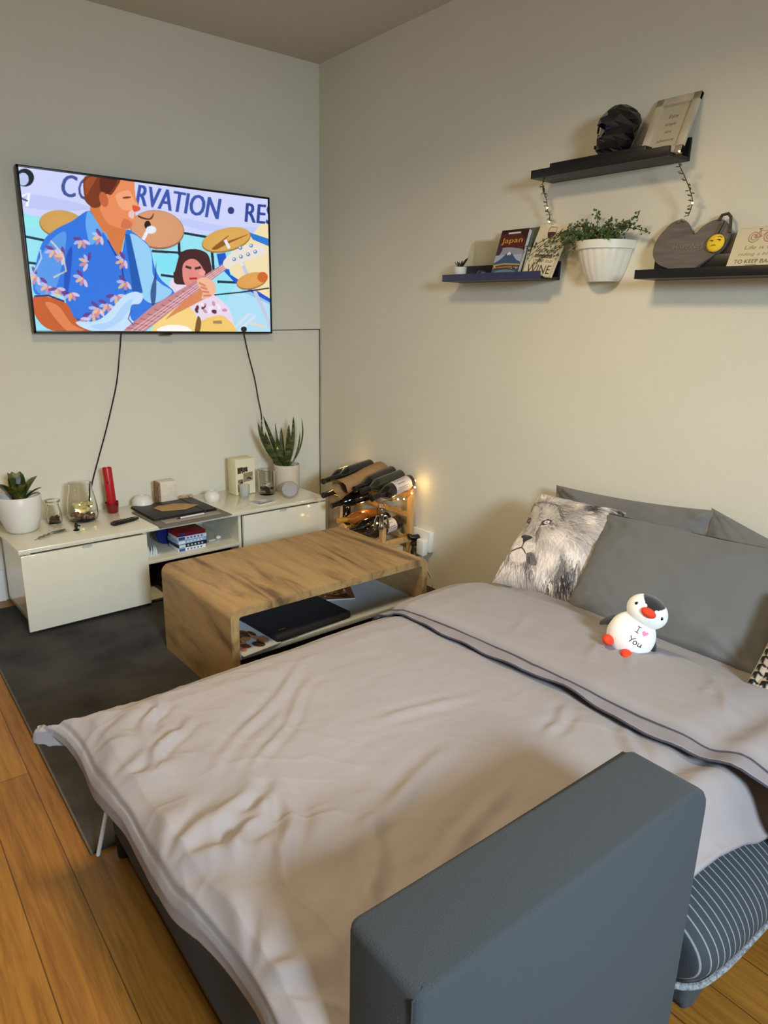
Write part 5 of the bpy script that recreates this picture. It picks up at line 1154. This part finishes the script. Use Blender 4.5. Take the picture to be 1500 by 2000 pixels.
# lion cushion
cv = Canvas(340, 340, (186, 176, 162), [(570, 60), (1425, 210), (905, 1260), (55, 965)], ss=2)
r = np.random.default_rng(12)
TB = [(560, 310, 60, 50, .12), (612, 340, 26, 70, -.24), (690, 320, 50, 50, .12), (600, 110, 70, 45, .3), (780, 170, 90, 25, .22), (740, 500, 60, 60, -.26), (560, 560, 45, 90, -.14), (340, 630, 70, 50, .28), (500, 730, 60, 40, .3), (370, 800, 80, 50, .3), (800, 620, 120, 90, .26), (700, 880, 120, 120, .28), (490, 830, 45, 50, -.42), (440, 940, 50, 90, -.22), (570, 880, 30, 90, -.12), (990, 480, 80, 140, -.08), (960, 790, 90, 80, .3), (840, 1080, 130, 130, -.50), (640, 1140, 110, 36, -.55), (980, 920, 60, 50, -.25), (1130, 250, 80, 75, -.52), (1375, 255, 70, 50, -.50), (1245, 240, 34, 60, .30), (1010, 230, 60, 40, .28), (1130, 400, 40, 60, .3), (880, 270, 90, 30, -.18), (900, 340, 80, 26, -.16), (450, 380, 30, 60, -.18), (190, 900, 100, 60, .12), (240, 790, 40, 50, -.14), (300, 560, 60, 60, .1), (860, 430, 40, 80, -.1), (330, 950, 50, 60, .16), (840, 860, 30, 80, -.22)]
def tone(x, y):
    t = .64
    for (cx, cy, sx, sy, d) in TB: t += d * math.exp(-((x - cx) / sx) ** 2 - ((y - cy) / sy) ** 2)
    t = .60 + (t - .60) * 1.35; return min(.98, max(.08, t))
def shade(t): return (236 * t + 6, 225 * t + 4, 206 * t + 10)
G_ = shade
for k in range(7000):
    x, y = r.uniform(20, 1420), r.uniform(50, 1260); inface = ((x - 590) / 215) ** 2 + ((y - 450) / 220) ** 2 < 1
    dx, dy = x - 560, y - 420; ang = math.atan2(dy, dx) + r.uniform(-.3, .3)
    if y > 640 and not inface: w_ = min(1, (y - 640) / 150); ang = ang * (1 - w_) + w_ * (PI * .56 + r.uniform(-.25, .25))
    if x > 780 and y < 400: ang = r.uniform(-.25, .35)
    L_ = r.uniform(22, 50) if inface else r.uniform(50, 130); t = tone(x, y) + r.normal(0,   .04 if inface else .09); t = min(.98, max(.08, t))
    cur = r.uniform(-.35, .35); P = [(x + L_ * (q - .4) * math.cos(ang + cur * q), y + L_ * (q - .4) * math.sin(ang + cur * q)) for q in (0, .35, .7, 1)]
    cv.line(P, r.uniform(10, 18) if inface else r.uniform(7, 16), shade(t), .6, True)
def hairs(x0, y0, x1, y1, n_, wob, L_, t0, t1, a0, wd=6, al=.8):
    for q in range(n_):
        u = r.random(); x = x0 + (x1 - x0) * u + r.normal(0, wob); y = y0 + (y1 - y0) * u + r.normal(0, wob); a = a0 + r.normal(0, .25); l = L_ * r.uniform(.5, 1.2)
        cv.line([(x, y), (x + l * .5 * math.cos(a), y + l * .5 * math.sin(a)), (x + l * math.cos(a + .2), y + l * math.sin(a + .2))], wd, G_(r.uniform(t0, t1)), al, True)
hairs(430, 320, 520, 240, 20, 8, 60, .2, .4, -.8); hairs(510, 245, 640, 212, 24, 8, 70, .22, .42, -.1); hairs(640, 212, 780, 250, 24, 8, 60, .2, .4, .3); hairs(785, 260, 830, 420, 26, 8, 80, .2, .45, .9)
hairs(440, 330, 290, 550, 30, 9, 90, .3, .55, 2.1); hairs(620, 760, 560, 1080, 30, 20, 120, .8, 1, 1.8, 9); hairs(760, 600, 900, 640, 30, 30, 110, .85, 1, 2.0, 9); hairs(520, 900, 700, 1080, 34, 26, 130, .8, 1, 1.75, 10); hairs(250, 840, 520, 1000, 30, 26, 110, .25, .5, 1.7, 6); hairs(180, 860, 430, 960, 40, 22, 110, .75, 1, 1.8, 8)
hairs(860, 820, 780, 1000, 30, 20, 110, .25, .5, 1.8, 8); hairs(940, 700, 980, 860, 24, 24, 90, .85, 1, 1.9, 12)
# muzzle, nose, mouth
cv.spl([(300, 600), (370, 560), (408, 590), (412, 660), (400, 700), (330, 715), (285, 700), (280, 650)], G_(.93), .75); cv.spl([(415, 690), (470, 665), (550, 690), (552, 730), (500, 770), (450, 785), (425, 745)], G_(.90), .8)
cv.spl([(280, 745), (340, 718), (405, 720), (448, 770), (452, 840), (400, 870), (320, 850), (275, 800)], G_(.92), .7)
cv.spl([(392, 598), (402, 572), (450, 582), (522, 616), (500, 636), (448, 656), (425, 665), (412, 640), (410, 612)], G_(.14)); cv.spl([(408, 580), (450, 588), (505, 612), (450, 606)], G_(.28), .8)
cv.line([(428, 655), (415, 690), (402, 712), (350, 716), (290, 738)], 13, G_(.12)); cv.line([(402, 712), (425, 740), (450, 790)], 11, G_(.16)); cv.line([(290, 738), (262, 780), (250, 830)], 8, G_(.25), .8)
hairs(300, 780, 440, 800, 60, 24, 70, .7, 1, 1.6, 7)
cv.spl([(455, 790), (500, 775), (540, 800), (560, 900), (500, 900), (455, 860)], G_(.22), .55)
# eyes
cv.spl([(618, 490), (640, 445), (690, 430), (722, 445), (700, 480), (650, 500)], G_(.16)); cv.spl([(640, 462), (665, 440), (705, 442), (700, 468), (660, 478)], G_(.80)); cv.ell(677, 455, 16, 14, G_(.96)); cv.ell(675, 456, 8, 9, G_(.15)); cv.line([(612, 500), (650, 496), (700, 482)], 9, G_(.95), .9); cv.line([(600, 500), (630, 448), (690, 424), (735, 446)], 9, G_(.1))
cv.line([(430, 405), (450, 385), (492, 388)], 9, G_(.12)); cv.spl([(438, 414), (450, 388), (490, 390), (484, 430), (462, 444)], G_(.14)); cv.ell(468, 411, 13, 12, G_(.82)); cv.ell(469, 412, 6, 7, G_(.15)); cv.line([(480, 430), (470, 460), (448, 480)], 9, G_(.22), .9); cv.line([(385, 590), (420, 520), (440, 470)], 8, G_(.4), .7); cv.line([(600, 510), (570, 560), (548, 610)], 12, G_(.34), .7)
cv.spl([(590, 520), (615, 530), (590, 640), (560, 680), (560, 600)], G_(.32), .5); cv.spl([(560, 300), (590, 330), (560, 420), (520, 480), (510, 400)], G_(.78), .4)
for q in range(14): cv.ell(330 + (q % 5) * 14, 640 + (q // 5) * 16, 3, 3, G_(.3))
for q in range(12): cv.ell(470 + (q % 5) * 14, 705 + (q // 5) * 15, 3, 3, G_(.3))
pillow('lion_cushion', 'square cushion printed with a black and white lion face', (-.175, -1.925, .722), (-.20, -2.335, .745), (-.51, -2.37, .452), (-.555, -2.035, .455), .13, print_mat('lion_print_cotton', .9, bump=.2, sheen=.1), cat='cushion', canvas=cv, concave=.05, seed=4, wr=.006)
# houndstooth cushion at right edge
cv = Canvas(180, 180, (196, 186, 168)); 
for i in range(-1, 15):
    for j in range(-1, 15):
        x, y = i * 13, j * 13
        cv.poly([(x, y), (x + 6.5, y), (x + 6.5, y + 6.5), (x, y + 6.5)], (16, 14, 16)); cv.poly([(x + 6.5, y), (x + 13, y + 6.5), (x + 9.7, y + 6.5), (x + 6.5, y + 3.2)], (16, 14, 16)); cv.poly([(x, y + 6.5), (x + 3.2, y + 6.5), (x + 0, y + 9.7)], (16, 14, 16)); cv.poly([(x + 3.3, y + 6.5), (x + 6.5, y + 6.5), (x + 6.5, y + 13), (x + 3.3, y + 10)], (16, 14, 16))
pillow('houndstooth_cushion', 'black and white houndstooth cushion at the right edge beside the large pillow', (-.42, -2.985, .70), (-.30, -3.40, .74), (-.58, -3.44, .46), (-.635, -2.998, .478), .13, print_mat('houndstooth_weave', .95, bump=.6), cat='cushion', canvas=cv, concave=.04, seed=6, piping=M_black)

# ------------------------------------------------------------------ penguin toy
PG = thing('penguin_toy', 'small white and black plush penguin reading I love You on its belly', 'plush toy')
M_pw = mat('white_plush', (236, 234, 224), .95, var=.02, bump=.5, bscale=500, sheen=.4)
M_pb = mat('black_plush', (30, 29, 32), .95, var=.15, bump=.5, bscale=500, sheen=.3)
M_pr = mat('red_orange_plush', (222, 62, 32), .85, var=.08, bump=.4, bscale=400)
# local: x right, -y front, z up
def blob(c, r3, n=32): return c, r3
def body_r(v):   # surface of the body ellipsoid union used for the belly print
    return v
b = MB(); b.sph((0, 0, .068), .066, 80, (1.0, .86, 1.03)); me_b = b.build('body', [M_pw, M_pb], PG)
for f in me_b.data.polygons:
    c = f.center; f.material_index = 1 if (c.y > .016 + .02 * abs(c.x) / .06 * 0) else 0
b = MB(); b.sph((.0, -.002, .150), .054, 110, (1.06, .90, .86)); hd = b.build('head', [M_pw, M_pb], PG)
for f in hd.data.polygons:
    c = f.center; X_ = c.x; Z_ = c.z - .150
    cap = c.y > .012 or Z_ > .024 + .95 * max(0, abs(X_) - .020) * 1.0 or (abs(X_) < .013 and Z_ > .012)
    f.material_index = 1 if cap else 0
MB().sph((0, -.052, .158), .017, 24, (1.25, .75, .75)).build('beak', M_pr, PG)
for s in (-1, 1):
    MB().sph((s * .037, -.036, .160), .0052, 12, (1, .6, 1)).build('eye', mat('black_bead', (10, 10, 10), .15), PG)
    MB().sph((-.046, -.040, .030) if s < 0 else (.014, -.058, .027), .020, 20, (.85, 1.25, .7)).build('foot', M_pr, PG)
    MB().sph((0, 0, 0), .03, 20, (.35, .75, 1.15), M=Matrix.Translation((s * .066, .016, .070)) @ Matrix.Rotation(s * -.65, 4, 'Y')).build('wing', M_pb, PG)
def onbelly(q):
    x, z = q.x + .010, q.y + .062; e = 1 - (x / .066) ** 2 - ((z - .068) / .068) ** 2; return Vector((x, -.0568 * math.sqrt(max(e, .01)) - .0008, z))
I_ = Matrix.Identity(4)
def belly_text(name, st, size, w_, cx, cz): return text_obj(name, st, size, M_black, PG, I_, 0, fn=lambda q: onbelly(Vector((q.x + cx + .0, q.y + cz, 0))), w=w_)
def stroke(name, segs, r_, m):
    b = MB()
    for P in segs: b.tube([onbelly(Vector((x, y, 0))) for x, y in P], r_, 6)
    return b.build(name, m, PG)
k = 1.2
stroke('letter_stitching', [[(.002 + x * k, .034 + y * k) for x, y in P] for P in ([(-.012, .012), (-.003, .012)], [(-.0075, .012), (-.0075, -.001)], [(-.012, -.001), (-.003, -.001)])] + [[(.002 + x * k, .006 + y * k) for x, y in P] for P in ([(-.014, .010), (-.008, .003)], [(-.002, .010), (-.008, .003), (-.010, -.004)], [(.002 + .0042 * math.cos(a), .0 + .0042 * math.sin(a)) for a in np.linspace(0, 2 * PI, 13)], [(.010, .004), (.010, -.002), (.012, -.004), (.0155, -.004), (.0165, .0), (.0165, .004)], [(.0165, .0), (.018, -.0045)])], .0011, M_black)
hh = [(.014 + .0007 * 16 * math.sin(t) ** 3 * .75, .040 + .00052 * (13 * math.cos(t) - 5 * math.cos(2 * t) - 2 * math.cos(3 * t) - math.cos(4 * t))) for t in np.linspace(0, 2 * PI, 28, endpoint=False)]
bm = bmesh.new(); c0 = bm.verts.new(onbelly(Vector((.014, .040, 0))) + Vector((0, -.0012, 0))); vs = [bm.verts.new(onbelly(Vector((x, y, 0))) + Vector((0, -.0006, 0))) for x, y in hh]
for i in range(len(vs)): bm.faces.new((c0, vs[i], vs[(i + 1) % len(vs)]))
me = bpy.data.meshes.new('heart_patch'); bm.to_mesh(me); bm.free(); finish(me, 'heart_patch', mat('pink_stitch', (226, 130, 160), .9, var=.3, vscale=200), PG)
# face towards the viewer's side, lean back on the pillow and tilt to the right
zax = Vector((.34, -.28, .88)).normalized(); front = Vector((-.88, -.42, 0)); yax = -(front - front.dot(zax) * zax).normalized(); xax = yax.cross(zax)
PG.matrix_world = Matrix.Translation((-.784, -2.722, .517)) @ Matrix(((xax.x, yax.x, zax.x, 0), (xax.y, yax.y, zax.y, 0), (xax.z, yax.z, zax.z, 0), (0, 0, 0, 1))) @ Matrix.Scale(.97, 4)
